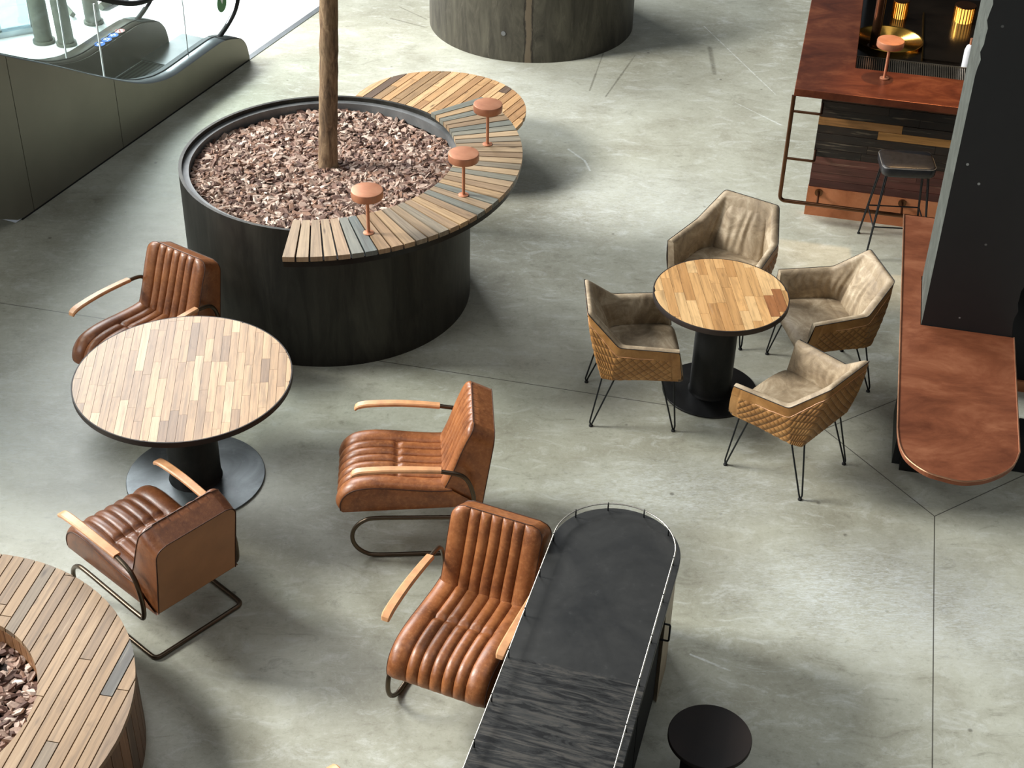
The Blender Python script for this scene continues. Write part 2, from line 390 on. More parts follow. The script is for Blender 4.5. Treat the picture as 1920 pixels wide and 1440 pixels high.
def tube_geo(pts, r, seg=10, closed=False):
    P = [Vector(p) for p in pts]; n = len(P); v = []; f = []
    up = None; rr = r if hasattr(r, '__len__') else [r]*n
    for i in range(n):
        if closed: t = (P[(i+1) % n]-P[i-1])
        else: t = P[min(i+1, n-1)]-P[max(i-1, 0)]
        t.normalize()
        if up is None:
            up = Vector((0, 0, 1)) if abs(t.z) < .9 else Vector((1, 0, 0))
        a = t.cross(up); 
        if a.length < 1e-4: a = t.cross(Vector((1, 0, 0)))
        a.normalize(); b = a.cross(t).normalized(); up = b
        for k in range(seg):
            th = 2*PI*k/seg; v.append(P[i]+a*math.cos(th)*rr[i]+b*math.sin(th)*rr[i])
    m = n if closed else n-1
    for i in range(m):
        for k in range(seg):
            j = (i+1) % n; f.append((i*seg+k, i*seg+(k+1) % seg, j*seg+(k+1) % seg, j*seg+k))
    if not closed: f.append(tuple(range(seg))[::-1]); f.append(tuple((n-1)*seg+k for k in range(seg)))
    return v, f
def tube(name, pts, r, mat, parent=None, seg=10, closed=False):
    v, f = tube_geo(pts, r, seg, closed); return fixn(obj(name, v, f, mat, parent, True), 50)
def fillet(pts, rad, n=6):      # polyline with rounded corners
    P = [Vector(p) for p in pts]; out = [P[0]]
    for i in range(1, len(P)-1):
        a, b, c = P[i-1], P[i], P[i+1]; r = min(rad, (a-b).length*.49, (c-b).length*.49)
        p = b+(a-b).normalized()*r; q = b+(c-b).normalized()*r
        for k in range(n+1):
            t = k/n; out.append(p*(1-t)**2+b*2*t*(1-t)+q*t*t)
    out.append(P[-1]); return out
def catmull(pts, n=8):
    P = [Vector(p) for p in pts]; out = []
    for i in range(len(P)-1):
        a = P[max(i-1, 0)]; b = P[i]; c = P[i+1]; d = P[min(i+2, len(P)-1)]
        for k in range(n):
            t = k/n; out.append(.5*((2*b)+(c-a)*t+(2*a-5*b+4*c-d)*t*t+(3*b-a-3*c+d)*t**3))
    out.append(P[-1]); return out
def copy_tree(o, parent=None):
    c = o.copy(); C.objects.link(c); c.parent = parent
    for ch in o.children: copy_tree(ch, c)
    return c
def extr(poly, z0, z1):     # prism from 2D polygon
    n = len(poly); v = [(x, y, z0) for x, y in poly]+[(x, y, z1) for x, y in poly]
    return v, [tuple(range(n))[::-1], tuple(range(n, 2*n))]+[(i, (i+1) % n, n+(i+1) % n, n+i) for i in range(n)]

def jit(c, s=.08):
    k = 1+random.uniform(-s, s); return tuple(min(1, x*k) for x in lin(c))+(1,)
def pick(pal, s=.08):
    tot = sum(w for _, w in pal); r = random.uniform(0, tot)
    for c, w in pal:
        r -= w
        if r <= 0: return jit(c, s)
    return jit(pal[-1][0], s)

def round_boards(mb, Ro, ri, w, gap, lmin, lmax, pal, ang, z0, z1, ns=6):
    """boards laid side by side along +y (rotated by ang), cut to a disc (or ring)"""
    ca, sa = math.cos(ang), math.sin(ang)
    def P(x, y, z): return (x*ca-y*sa, x*sa+y*ca, z)
    x = -Ro
    while x < Ro:
        xa, xb = x+gap/2, min(x+w-gap/2, Ro-1e-4); x += w
        if xb-xa < .003: continue
        y = -Ro-random.uniform(0, lmax)
        while y < Ro:
            ln = random.uniform(lmin, lmax); ya, yb = y+gap*.4, y+ln-gap*.4; y += ln
            col = pick(pal); uo, vo = random.uniform(0, 50), random.uniform(0, 50)
            xs = [xa+(xb-xa)*i/ns for i in range(ns+1)]
            def outer(q): return math.sqrt(max(Ro*Ro-q*q, 0))
            def inner(q): return math.sqrt(max(ri*ri-q*q, 0)) if ri else 0
            segs = [(lambda q: max(ya, -outer(q)), lambda q: min(yb, outer(q)))]
            if ri and min(abs(xa), abs(xb)) < ri:
                segs = [(lambda q: max(ya, inner(q), -outer(q)), lambda q: min(yb, outer(q))), (lambda q: max(ya, -outer(q)), lambda q: min(yb, -inner(q)))]
            for lo, hi in segs:
                pts = [(q, lo(q), hi(q)) for q in xs]
                run = []
                runs = []
                for p in pts:
                    if p[2]-p[1] > .002: run.append(p)
                    else:
                        if len(run) > 1: runs.append(run)
                        run = []
                if len(run) > 1: runs.append(run)
                for run in runs:
                    n = len(run); v = []
                    for q, a, b in run: v += [P(q, a, z1), P(q, b, z1), P(q, a, z0), P(q, b, z0)]
                    f = []; u = []
                    def uvp(q, yy): return (yy+uo, q+vo)
                    for i in range(n-1):
                        a, b = i*4, i*4+4; (q0, l0, h0), (q1, l1, h1) = run[i], run[i+1]
                        f.append((a, b, b+1, a+1)); u.append([uvp(q0, l0), uvp(q1, l1), uvp(q1, h1), uvp(q0, h0)])
                        f.append((a, a+2, b+2, b)); u.append([uvp(q0, l0), uvp(q0, l0+.03), uvp(q1, l1+.03), uvp(q1, l1)])
                        f.append((a+1, b+1, b+3, a+3)); u.append([uvp(q0, h0), uvp(q1, h1), uvp(q1, h1+.03), uvp(q0, h0+.03)])
                    for i, fl in ((0, 0), (n-1, 1)):
                        a = i*4; q, l, h = run[i]
                        f.append((a, a+1, a+3, a+2) if fl == 0 else (a, a+2, a+3, a+1)); u.append([uvp(q, l), uvp(q, h), uvp(q+.03, h), uvp(q+.03, l)])
                    mb.add(v, f, col, u)

# ------------------------------------------------------------------ SETTING: floor, paving
th = R(12.2); UX = Vector((math.cos(th), -math.sin(th))); VY = Vector((math.sin(th), math.cos(th)))
def W(u, v, z=0): p = UX*u+VY*v; return Vector((p.x, p.y, z))
E0 = Vector((-2.50983, 13.00798)); ED = Vector((-.38499, -.92292)); EN = Vector((.92292, -.38499))
def S(s, off, z=0): p = E0+ED*s+EN*off; return Vector((p.x, p.y, z))
fl = [S(-7, -.02), (7, 19, 0), (9, 1, 0), (-5.5, 1, 0), S(9.5, -1.3), S(3.3, -1.3), S(3.3, -.02), S(.3, -.02)]
fl = [Vector(p)[:] for p in fl]
n = len(fl)
o = obj('floor', [(p[0], p[1], 0) for p in fl]+[(p[0], p[1], -.12) for p in fl], [tuple(range(n)), tuple(range(n, 2*n))[::-1]]+[(i, n+i, n+(i+1) % n, (i+1) % n) for i in range(n)], M['floor'])
fixn(o); tag(o, kind='structure')
pv = [S(-7, -.02), S(.42, -.02), S(.42, -1.02), S(6, -1.02), S(6, -7), S(-7, -7)]
v, f = extr([(p.x, p.y) for p in pv], -.10, .002); o = fixn(obj('floor_paving', v, f, M['paving'])); tag(o, kind='structure')
mb = MB(); 
a, b = S(-7, -.03), S(-.02, -.03); d = (b-a).normalized(); nn = Vector((EN.x, EN.y, 0))*.03
v, f = extr([((a+nn).x, (a+nn).y), ((b+nn).x, (b+nn).y), ((b-nn).x, (b-nn).y), ((a-nn).x, (a-nn).y)], -.05, .006); mb.add(v, f)
o = mb.build('trim_1', M['alu']); tag(o, kind='structure')

# column
def uvbox(name, u0, u1, v0, v1, z0, z1, mat, parent=None, bev=0):
    v, f = extr([W(u0, v0)[:2], W(u1, v0)[:2], W(u1, v1)[:2], W(u0, v1)[:2]], z0, z1)
    o = fixn(obj(name, v, f, mat, parent))
    if bev:
        m = o.modifiers.new('b', 'BEVEL'); m.width = bev; m.segments = 2
    return o
v, f = extr([W(.755, 7.66)[:2], W(1.262, 7.66)[:2], W(1.262, 8.2)[:2], W(.755, 8.2)[:2]], 0, 5.2)
bm = bmesh.new(); vs = [bm.verts.new(p) for p in v]
for q in f: bm.faces.new([vs[i] for i in q])
bmesh.ops.recalc_face_normals(bm, faces=bm.faces)
bmesh.ops.subdivide_edges(bm, edges=[e for e in bm.edges if abs(e.verts[0].co.z-e.verts[1].co.z) > 1], cuts=120)
corner = {0: W(.755, 7.66), 1: W(1.262, 7.66), 2: W(.755, 8.2)}
random.seed(3)
for x in bm.verts:      # chipped arrises
    if 1.0 < x.co.z < 1.7 and (x.co.xy-corner[1].xy).length < .01 and random.random() < .75:
        x.co += W(-1, 0)*random.uniform(.003, .014)
    if 2.6 < x.co.z < 3.1 and (x.co.xy-corner[0].xy).length < .01 and random.random() < .7:
        x.co += W(1, 0)*random.uniform(.003, .014)
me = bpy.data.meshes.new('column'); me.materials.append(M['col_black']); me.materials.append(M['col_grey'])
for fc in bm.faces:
    nrm = fc.normal; fc.material_index = 1 if nrm.xy.dot(UX) < -.9 else 0  # one side face greyer than the others
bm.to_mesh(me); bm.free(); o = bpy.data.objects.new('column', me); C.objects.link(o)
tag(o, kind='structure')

# ------------------------------------------------------------------ copper ledge round the column
def ledge():
    t = empty('copper_ledge_table', W(.95, 7.4))
    tag(t, 'long copper topped ledge with rounded end wrapped round the black column', 'ledge table')
    def arc(cu, cv, r, a0, a1, n=10): return [(cu+r*math.cos(R(a0+(a1-a0)*i/n)), cv+r*math.sin(R(a0+(a1-a0)*i/n))) for i in range(n+1)]
    pts = [(.645, 6.62)]+[(.66, 6.48), (.70, 6.37), (.79, 6.285), (.88, 6.258), (.975, 6.25), (1.08, 6.29), (1.175, 6.37), (1.235, 6.46), (1.265, 6.57)]
    pts = [p[:2] for p in catmull([(a, b, 0) for a, b in pts], 5)]
    poly = [(.629, 8.95)]+[tuple(p) for p in pts]+[(1.275, 7.655), (.75, 7.655), (.75, 8.205), (1.268, 8.205), (1.268, 8.95)]
    P = [tuple((W(a, b)-t.location)[:2]) for a, b in poly]
    v, f = extr(P, 1.0, 1.028); top = fixn(obj('tabletop', v, f, M['old_copper'], t))
    edge = [W(a, b, 1.029)-t.location for a, b in poly[:len(pts)+2]]
    e = tube('copper_edge', edge, .0045, M['copper_edge'], top, 6); e['label'] = 'bright copper edge strip'
    v, f = extr([tuple((W(a, b)-t.location)[:2]) for a, b in ((.80, 7.60), (1.2, 7.60), (1.2, 7.655), (.80, 7.655))], 0, 1.0)
    fixn(obj('support', v, f, M['dark_steel'], t))
ledge()
t = empty('dark_cabinet', W(1.9, 8.9)); tag(t, 'black cabinet with brown plinth at the right edge behind the column', 'cabinet')
def rel(t, name, u0, u1, v0, v1, z0, z1, mat):
    v, f = extr([tuple((W(a, b)-t.location)[:2]) for a, b in ((u0, v0), (u1, v0), (u1, v1), (u0, v1))], z0, z1); return fixn(obj(name, v, f, mat, t))
rel(t, 'body', 1.38, 2.6, 8.66, 9.3, .08, 1.15, M['black']); rel(t, 'plinth', 1.36, 2.6, 8.64, 9.3, 0, .08, M['kick_copper'])
o = uvbox('floor_box', 1.47, 2.1, 7.76, 7.95, 0, .28, M['black'], None, .01); tag(o, 'low black box on the floor at the right edge beyond the copper ledge', 'box')

# ------------------------------------------------------------------ planters, bark, tree
PC = Vector((-1.300, 9.170, 0))
def bark_mulch(name, c, Rr, z, n, sz, label, seed, bumpy=.03):
    rnd = random.Random(seed); mb = MB()
    pal = [((160, 134, 118), 3), ((184, 160, 144), 3), ((128, 98, 84), 3), ((84, 58, 48), 2.6), ((206, 186, 170), 1.1), ((146, 112, 92), 2)]
    v, f = extr([(Rr*math.cos(2*PI*i/64), Rr*math.sin(2*PI*i/64)) for i in range(64)], z-.12, z-.008); mb.add(v, f, L4((40, 27, 20)))
    for i in range(n):
        r = Rr*math.sqrt(rnd.random())*.985; a = rnd.uniform(0, 2*PI)
        k = rnd.choice((5, 6, 6, 7)); l = sz*rnd.uniform(.6, 1.45); w = l*rnd.uniform(.32, .62); h = rnd.uniform(.003, .008)
        x, y = r*math.cos(a), r*math.sin(a)
        zz = z+bumpy*(math.sin(x*5.1+seed)*math.cos(y*4.3)*.5+rnd.random()*.8)+.02*math.exp(-r*r*14)
        T = Matrix.Translation((x, y, zz)) @ Matrix.Rotation(rnd.uniform(0, 2*PI), 4, 'Z') @ Matrix.Rotation(rnd.gauss(0, .34), 4, 'X') @ Matrix.Rotation(rnd.gauss(0, .3), 4, 'Y')
        top = []; bot = []
        cup = rnd.uniform(-.25, .35)
        for j in range(k):
            q = 2*PI*j/k+rnd.uniform(-.3, .3); px, py = math.cos(q)*l/2, math.sin(q)*w/2
            top.append(T @ Vector((px*.85, py*.8, h+cup*abs(py)))); bot.append(T @ Vector((px, py, -h+cup*abs(py))))
        cc = T @ Vector((0, 0, h*1.2))
        vv = top+bot+[cc]; ff = [(j, (j+1) % k, 2*k) for j in range(k)]+[(k+j, k+(j+1) % k, (j+1) % k, j) for j in range(k)]
        tot = sum(w_ for _, w_ in pal); rr = rnd.uniform(0, tot); col = pal[0][0]
        for cl, w_ in pal:
            rr -= w_
            if rr <= 0: col = cl; break
        kk = rnd.uniform(.8, 1.15); mb.add(vv, ff, tuple(min(1, q*kk) for q in lin(col))+(1,))
    o = mb.build(name, M['chips']); o.location = c; tag(o, label, 'bark mulch', kind='stuff'); return o

def steel_planter(loc, Rr, H, label, lip=True, mats='planter_steel'):
    t = empty('steel_planter', loc); tag(t, label, 'planter', 'round steel planters')
    lathe_open('wall', [(Rr, 0), (Rr, H), (Rr-.022, H), (Rr-.022, 0)], M[mats], t, 128)
    if lip:
        o = lathe_open('inner_lip', [(Rr-.022, H-.030), (Rr-.022, H-.038), (Rr-.060, H-.038), (Rr-.060, H-.105), (Rr-.066, H-.105), (Rr-.066, H-.030)], M['rim_steel'], t, 128)
        o['label'] = 'grey steel inner lip'
    return t
steel_planter(PC, .98, 1.035, 'big round dark steel planter with tree and bark between table and escalator')
bark_mulch('bark_mulch', PC, .905, .93, 8200, .072, 'brown bark chips filling the big planter round the tree trunk', 11)
P2 = Vector((.095, 14.13, 0))
p2 = steel_planter(P2, .995, 1.035, 'round raw steel planter cut off by the top edge of the photo', mats='weathered')
bark_mulch('bark_mulch', P2, .92, .93, 900, .07, 'brown bark chips in the planter at the top edge', 5)
a_ = R(-105); v, f = tube_geo([(.99*math.cos(a_), .99*math.sin(a_), .27), (1.001*math.cos(a_), 1.001*math.sin(a_), .27)], .022, 20)
o = fixn(obj('bolt', v, f, M['rim_steel'], p2, True), 30); o['label'] = 'pale round bolt head'
# tree
def tree():
    pts = [(-1.295, 9.22, .86), (-1.285, 9.215, 1.1), (-1.262, 9.215, 1.5), (-1.235, 9.21, 2.0), (-1.21, 9.20, 2.6), (-1.20, 9.21, 3.4), (-1.21, 9.2, 4.3)]
    P = catmull(pts, 10); n = len(P); rr = [.066-.012*i/n+.02*math.exp(-((P[i].z-.86)/.08)**2)+.002*math.sin(i*1.7) for i in range(n)]
    P = [p-Vector(pts[0]) for p in P]
    v, f = tube_geo(P, rr, 28); rnd = random.Random(4)
    v = [p+Vector((rnd.uniform(-.0025, .0025), rnd.uniform(-.0025, .0025), 0)) for p in v]
    t = empty('tree', pts[0]); tag(t, 'slender bare brown tree trunk rising from the bark filled planter', 'tree')
    fixn(obj('trunk', v, f, M['bark'], t, True), 0)
    for k, (z, a, l) in enumerate(((2.75, .4, .9), (2.95, 2.6, .8), (3.1, 4.6, .8), (2.5, 5.6, .5))):
        tube('branch', catmull([(.09, 0, z), (.09+l*.4*math.cos(a), l*.4*math.sin(a), z+l*.35), (.09+l*math.cos(a), l*math.sin(a), z+l)], 6), [.022-.014*i/12 for i in range(13)], M['bark'], t, 10)
tree()

# slatted counter ring around planter
def counter_ring():
    c = Vector((-1.384, 9.222, 0)); t = empty('slatted_counter', c)
    tag(t, 'curved slatted wood counter wrapped round the right side of the tree planter', 'counter')
    ri, ro, z0, z1 = .968, 1.415, 1.045, 1.078; a0, a1 = -91.0, 38.5; N = 38; rnd = random.Random(21)
    pal = [(156, 132, 104), (172, 148, 116), (122, 120, 106), (112, 114, 104), (144, 120, 92), (166, 138, 102), (134, 124, 106), (150, 128, 100)]
    mb = MB(); last = None
    special = {0: (160, 136, 108), 1: (168, 144, 114), 2: (158, 134, 106), 3: (166, 142, 112), 4: (160, 134, 106), 5: (118, 118, 108), 6: (104, 110, 106), 7: (160, 132, 102), 8: (150, 122, 92), 9: (166, 138, 104), 10: (140, 126, 106)}
    for i in range(N):
        b0 = R(a0+(a1-a0)*i/N)+.0042; b1 = R(a0+(a1-a0)*(i+1)/N)-.0042
        col = rnd.choice([p for p in pal if p != last]); last = col; col = special.get(i, col)
        kk = rnd.uniform(.9, 1.1); cc = tuple(q*kk for q in lin(col))+(1,)
        g = 3; v = []
        for j in range(g+1):
            b = b0+(b1-b0)*j/g
            for r, z in ((ri, z1), (ro, z1), (ro, z0), (ri, z0)): v.append((r*math.cos(b), r*math.sin(b), z))
        f = []; u = []; uo, vo = rnd.uniform(0, 40), rnd.uniform(0, 40)
        for j in range(g):
            a, b = j*4, j*4+4; y0, y1 = vo+.085*j/g, vo+.085*(j+1)/g
            f += [(a, a+1, b+1, b), (a+1, a+2, b+2, b+1), (a+3, a, b, b+3), (a+2, a+3, b+3, b+2)]
            u += [[(uo, y0), (uo+.45, y0), (uo+.45, y1), (uo, y1)], [(uo, y0), (uo+.04, y0), (uo+.04, y1), (uo, y1)], [(uo, y0), (uo+.04, y0), (uo+.04, y1), (uo, y1)], [(uo, y0), (uo+.45, y0), (uo+.45, y1), (uo, y1)]]
        f += [(0, 3, 2, 1), (g*4, g*4+1, g*4+2, g*4+3)]; u += [[(uo, vo)]*4, [(uo, vo)]*4]
        mb.add(v, f, cc, u)
    mb.build('slat_top', M['slat_wood'], t)
    v = []; f = []; n = 80
    for i in range(n+1):
        b = R(a0+.3+(a1-a0-.6)*i/n)
        for r, z in ((ri+.01, 1.044), (ro-.012, 1.044), (ro-.012, 1.0), (ro-.03, 1.0), (ro-.03, 1.036), (ri+.01, 1.036)): v.append((r*math.cos(b), r*math.sin(b), z))
    for i in range(n):
        for k in range(6): f.append((i*6+k, i*6+(k+1) % 6, i*6+6+(k+1) % 6, i*6+6+k))
    f += [tuple(range(6)), tuple(n*6+k for k in range(6))[::-1]]
    o = fixn(obj('steel_frame', v, f, M['dark_steel'], t)); o['label'] = 'dark steel edge frame'
counter_ring()

# copper lamps
def lamp():
    t = empty('table_lamp'); 
    lathe('base_flange', [(0, 0), (.034, 0), (.034, .004), (.014, .008), (.0, .008)], M['copper'], t, 32)
    lathe('pole', [(0, .006), (.0105, .006), (.0105, .25), (0, .25)], M['copper'], t, 20)
    lathe('shade', [(0, .248), (.09, .248), (.097, .252), (.099, .258), (.099, .294), (.0965, .301), (.090, .303), (0, .303)], M['copper'], t, 48, sharp=25)
    return t
l0 = lamp()
for i, (x, y, z, lb) in enumerate(((-.911, 8.119, 1.078, 'copper disc lamp nearest the front end of the curved slatted counter'),
        (-.345, 8.632, 1.078, 'middle copper disc lamp of three on the curved slatted counter'),
        (-.211, 9.353, 1.078, 'copper disc lamp farthest back on the curved slatted counter'),
        (2.7108, 10.5055, 1.122, 'copper disc lamp standing on the copper bar counter'))):
    o = l0 if i == 0 else copy_tree(l0); o.location = (x, y, z); tag(o, lb, 'lamp', 'copper disc lamps')

# low round slatted bench (behind) and wooden planter bench (lower left)
def disc_bench():
    t = empty('slatted_bench', (-.654, 11.2, 0)); tag(t, 'low round slatted wood bench behind the tree planter', 'bench')
    mb = MB(); random.seed(31)
    pal = [((186, 146, 100), 4), ((168, 128, 86), 4), ((202, 166, 120), 2), ((150, 120, 84), 2), ((98, 78, 62), .8)]
    round_boards(mb, .71, 0, .075, .008, .5, 1.3, pal, R(62.4-90), .415, .45)
    mb.build('slat_top', M['slat_wood'], t)
    lathe('under_deck', [(0, .39), (.69, .39), (.69, .414), (0, .414)], M['dark_gap'], t, 64)
    lathe('base', [(0, 0), (.45, 0), (.45, .39), (0, .39)], M['dark_steel'], t, 64)
disc_bench()
def wood_planter():
    c = Vector((-2.765, 4.79, 0)); t = empty('wooden_planter_bench', c); Ro, ri = 1.03, .578
    tag(t, 'round slatted wood planter bench with a bark filled hole at bottom left', 'planter bench')
    mb = MB(); random.seed(12)
    pal = [((158, 130, 98), 5), ((146, 118, 86), 4), ((132, 108, 82), 3), ((88, 86, 80), 1.6), ((120, 104, 84), 2)]
    round_boards(mb, Ro, ri, .0625, .006, .7, 2.0, pal, R(80.4-90), .42, .45, 8)
    mb.build('slat_top', M['slat_wood'], t)
    lathe_open('under_deck', [(Ro-.03, .418), (Ro-.03, .39), (ri+.02, .39), (ri+.02, .418)], M['dark_gap'], t, 96)
    mb = MB(); n = 74; rnd = random.Random(8)
    for i in range(n):
        a0, a1 = 2*PI*i/n+.0025, 2*PI*(i+1)/n-.0025; r0, r1 = Ro-.022, Ro-.002
        v = [(r*math.cos(a), r*math.sin(a), z) for z in (.0, .418) for a, r in ((a0, r1), (a1, r1), (a1, r0), (a0, r0))]
        f = [(0, 3, 2, 1), (4, 5, 6, 7), (0, 1, 5, 4), (1, 2, 6, 5), (2, 3, 7, 6), (3, 0, 4, 7)]; uo, vo = rnd.uniform(0, 30), rnd.uniform(0, 30)
        q = [(uo, vo), (uo, vo+.08), (uo+.42, vo+.08), (uo+.42, vo)]
        mb.add(v, f, jit(rnd.choice([(128, 92, 62), (108, 78, 54), (140, 104, 72), (92, 70, 52)])), [q]*6)
    mb.build('side_slats', M['slat_wood'], t)
    lathe_open('drum', [(Ro-.024, 0), (Ro-.024, .41), (Ro-.04, .41), (Ro-.04, 0)], M['dark_gap'], t, 96)
    mb = MB(); n = 60
    for i in range(n):
        a0, a1 = 2*PI*i/n+.003, 2*PI*(i+1)/n-.003; r0, r1 = ri, ri+.018
        v = [(r*math.cos(a), r*math.sin(a), z) for z in (.1, .418) for a, r in ((a0, r1), (a1, r1), (a1, r0), (a0, r0))]
        f = [(0, 3, 2, 1), (4, 5, 6, 7), (0, 1, 5, 4), (1, 2, 6, 5), (2, 3, 7, 6), (3, 0, 4, 7)]; uo, vo = rnd.uniform(0, 30), rnd.uniform(0, 30)
        q = [(uo, vo), (uo, vo+.08), (uo+.32, vo+.08), (uo+.32, vo)]
        mb.add(v, f, jit((140, 100, 66)), [q]*6)
    o = mb.build('inner_slats', M['slat_wood'], t)
    bark_mulch('bark_mulch', c, ri-.005, .30, 1500, .078, 'large bark chips inside the wooden planter bench at bottom left', 17, .04)
wood_planter()

# ------------------------------------------------------------------ round tables
def round_table(loc, Rt, zt, ang, w, lm, pal, rb, rp, label, seed, thick=.03):
    t = empty('round_table', loc); tag(t, label, 'table', 'round wooden pedestal tables')
    random.seed(seed); mb = MB(); round_boards(mb, Rt-.008, 0, w, .0016, lm[0], lm[1], pal, ang, zt-thick*.6, zt)
    top = mb.build('tabletop', M['table_wood'], t)
    lathe('core', [(0, zt-thick), (Rt-.009, zt-thick), (Rt-.009, zt-.003), (0, zt-.003)], M['black'], top, 96)
    b = lathe_open('edge_band', [(Rt, zt-thick-.004), (Rt, zt-.002), (Rt-.001, zt), (Rt-.0075, zt), (Rt-.0075, zt-thick-.004)], M['round_dark'], t, 128); b['label'] = 'dark edge band'
    lathe('pedestal', [(0, .012), (rp+.008, .012), (rp+.004, .022), (rp, .03), (rp, zt-thick-.005), (0, zt-thick-.005)], M['dark_steel'], t, 64)
    lathe('base_plate', [(0, 0), (rb, 0), (rb, .009), (rb-.003, .012), (0, .012)], M['base_steel' if Rt > .5 else 'dark_steel'], t, 96)
round_table((-1.884, 7.016, 0), .623, .75, R(5.9), .048, (.22, .6),
    [((196, 158, 116), 4), ((184, 146, 106), 4), ((168, 132, 96), 3), ((208, 174, 134), 2), ((146, 114, 84), 1.5)], .412, .152,
    'larger round wooden table with planked top on the left', 5)
round_table((1.297, 8.042, 0), .427, .75, R(4.2), .062, (.22, .5),
    [((204, 158, 102), 4), ((190, 144, 90), 3), ((216, 176, 122), 3), ((178, 132, 80), 2), ((154, 100, 58), .8)], .311, .135,
    'smaller round wooden table ringed by four taupe chairs', 16)

# ------------------------------------------------------------------ cantilever leather armchair
CH = [-.25, -.15, -.09, -.03, .03, .09, .15, .25]
def channel(x, hw):         # returns puff 0..1 and seam closeness
    c = [k*hw/.25 for k in CH]
    for i in range(7):
        if c[i]-1e-9 <= x <= c[i+1]+1e-9:
            f = (x-c[i])/(c[i+1]-c[i]); return (max(math.sin(PI*f), 0))**.55*(1.25 if i in (0, 6) else 1.0), i
    return 0, 0
def xsamples(hw, per=9):
    c = [k*hw/.25 for k in CH]; xs = []
    for i in range(7):
        for k in range(per): 
            f = .5-.5*math.cos(PI*k/per); xs.append(c[i]+(c[i+1]-c[i])*f)
    xs.append(c[-1]); return xs
def resample(pts, n):
    P = [Vector(p) for p in pts]; d = [0]
    for i in range(1, len(P)): d.append(d[-1]+(P[i]-P[i-1]).length)
    out = []
    j = 0
    for k in range(n):
        s = d[-1]*k/(n-1)
        while j < len(d)-2 and d[j+1] < s: j += 1
        t = (s-d[j])/max(d[j+1]-d[j], 1e-9); out.append(P[j].lerp(P[j+1], min(max(t, 0), 1)))
    return out
def cushion(name, front, rear, hw, corner_r, tuft, mat, parent, amp=.015, nt=44, wav=0.0, rearx=1.0):
    F = resample(catmull([(0, y, z) for y, z in front], 8), nt); Rr = resample([(0, y, z) for y, z in rear], nt)
    xs = xsamples(hw); nx = len(xs); v = []; f = []
    total = sum((F[i+1]-F[i]).length for i in range(nt-1)); acc = 0; width = []
    for j in range(nt):
        if j: acc += (F[j]-F[j-1]).length
        rem = total-acc
        w = hw
        if corner_r and rem < corner_r: w = hw-corner_r+math.sqrt(max(corner_r**2-(corner_r-rem)**2, 0))
        width.append(w)
        t_ = F[min(j+1, nt-1)]-F[max(j-1, 0)]; nrm = Vector((0, t_.z, -t_.y)).normalized()   # outward-ish
        if nrm.dot(F[j]-Rr[j]) < 0: nrm = -nrm
        for x in xs:
            a, i = channel(x, hw); e = min(1, acc/.03, rem/.03); e = math.sqrt(max(e, 0)) if e < 1 else 1
            q = x; lim = w
            if abs(x) > hw*.6: q = math.copysign(hw*.6+(abs(x)-hw*.6)*(lim-hw*.6)/(hw*.4), x)
            q += wav*math.sin(acc*14)*(1-abs(x)/hw)
            h = amp*a*e
            if tuft is not None and abs(x) < hw*.62:
                h -= .017*math.exp(-((acc/total-tuft)/.022)**2)*(.4+.6*a)
            if abs(x) > hw*.6: h -= .006*max(0, (abs(x)-hw*.86)/(hw*.14))**2
            p = F[j]+nrm*h; v.append((q, p.y, p.z))
    for j in range(nt-1):
        for i in range(nx-1): f.append((j*nx+i, j*nx+i+1, (j+1)*nx+i+1, (j+1)*nx+i))
    top = [(j*nx, j) for j in range(nt)]; 
    loop = [j*nx for j in range(nt)]+[(nt-1)*nx+i for i in range(1, nx)]+[j*nx+nx-1 for j in range(nt-2, -1, -1)]
    edge = [Vector(v[k]) for k in loop]
    prev = loop
    for st in (.35, .7, 1.0):
        cur = []
        for k in loop:
            j = k//nx; base = Vector(v[k]); tgt = Vector((base.x*rearx, Rr[j].y, Rr[j].z)); p = base.lerp(tgt, st)
            cur.append(len(v)); p.x *= 1+.012*math.sin(PI*st); v.append(tuple(p))
        for i in range(len(loop)-1): f.append((prev[i], prev[i+1], cur[i+1], cur[i]))
        prev = cur
    rear_edge = [Vector(v[k]) for k in prev]
    o = fixn(obj(name, v, f, mat, parent, True), 62)
    return o, edge, rear_edge, prev
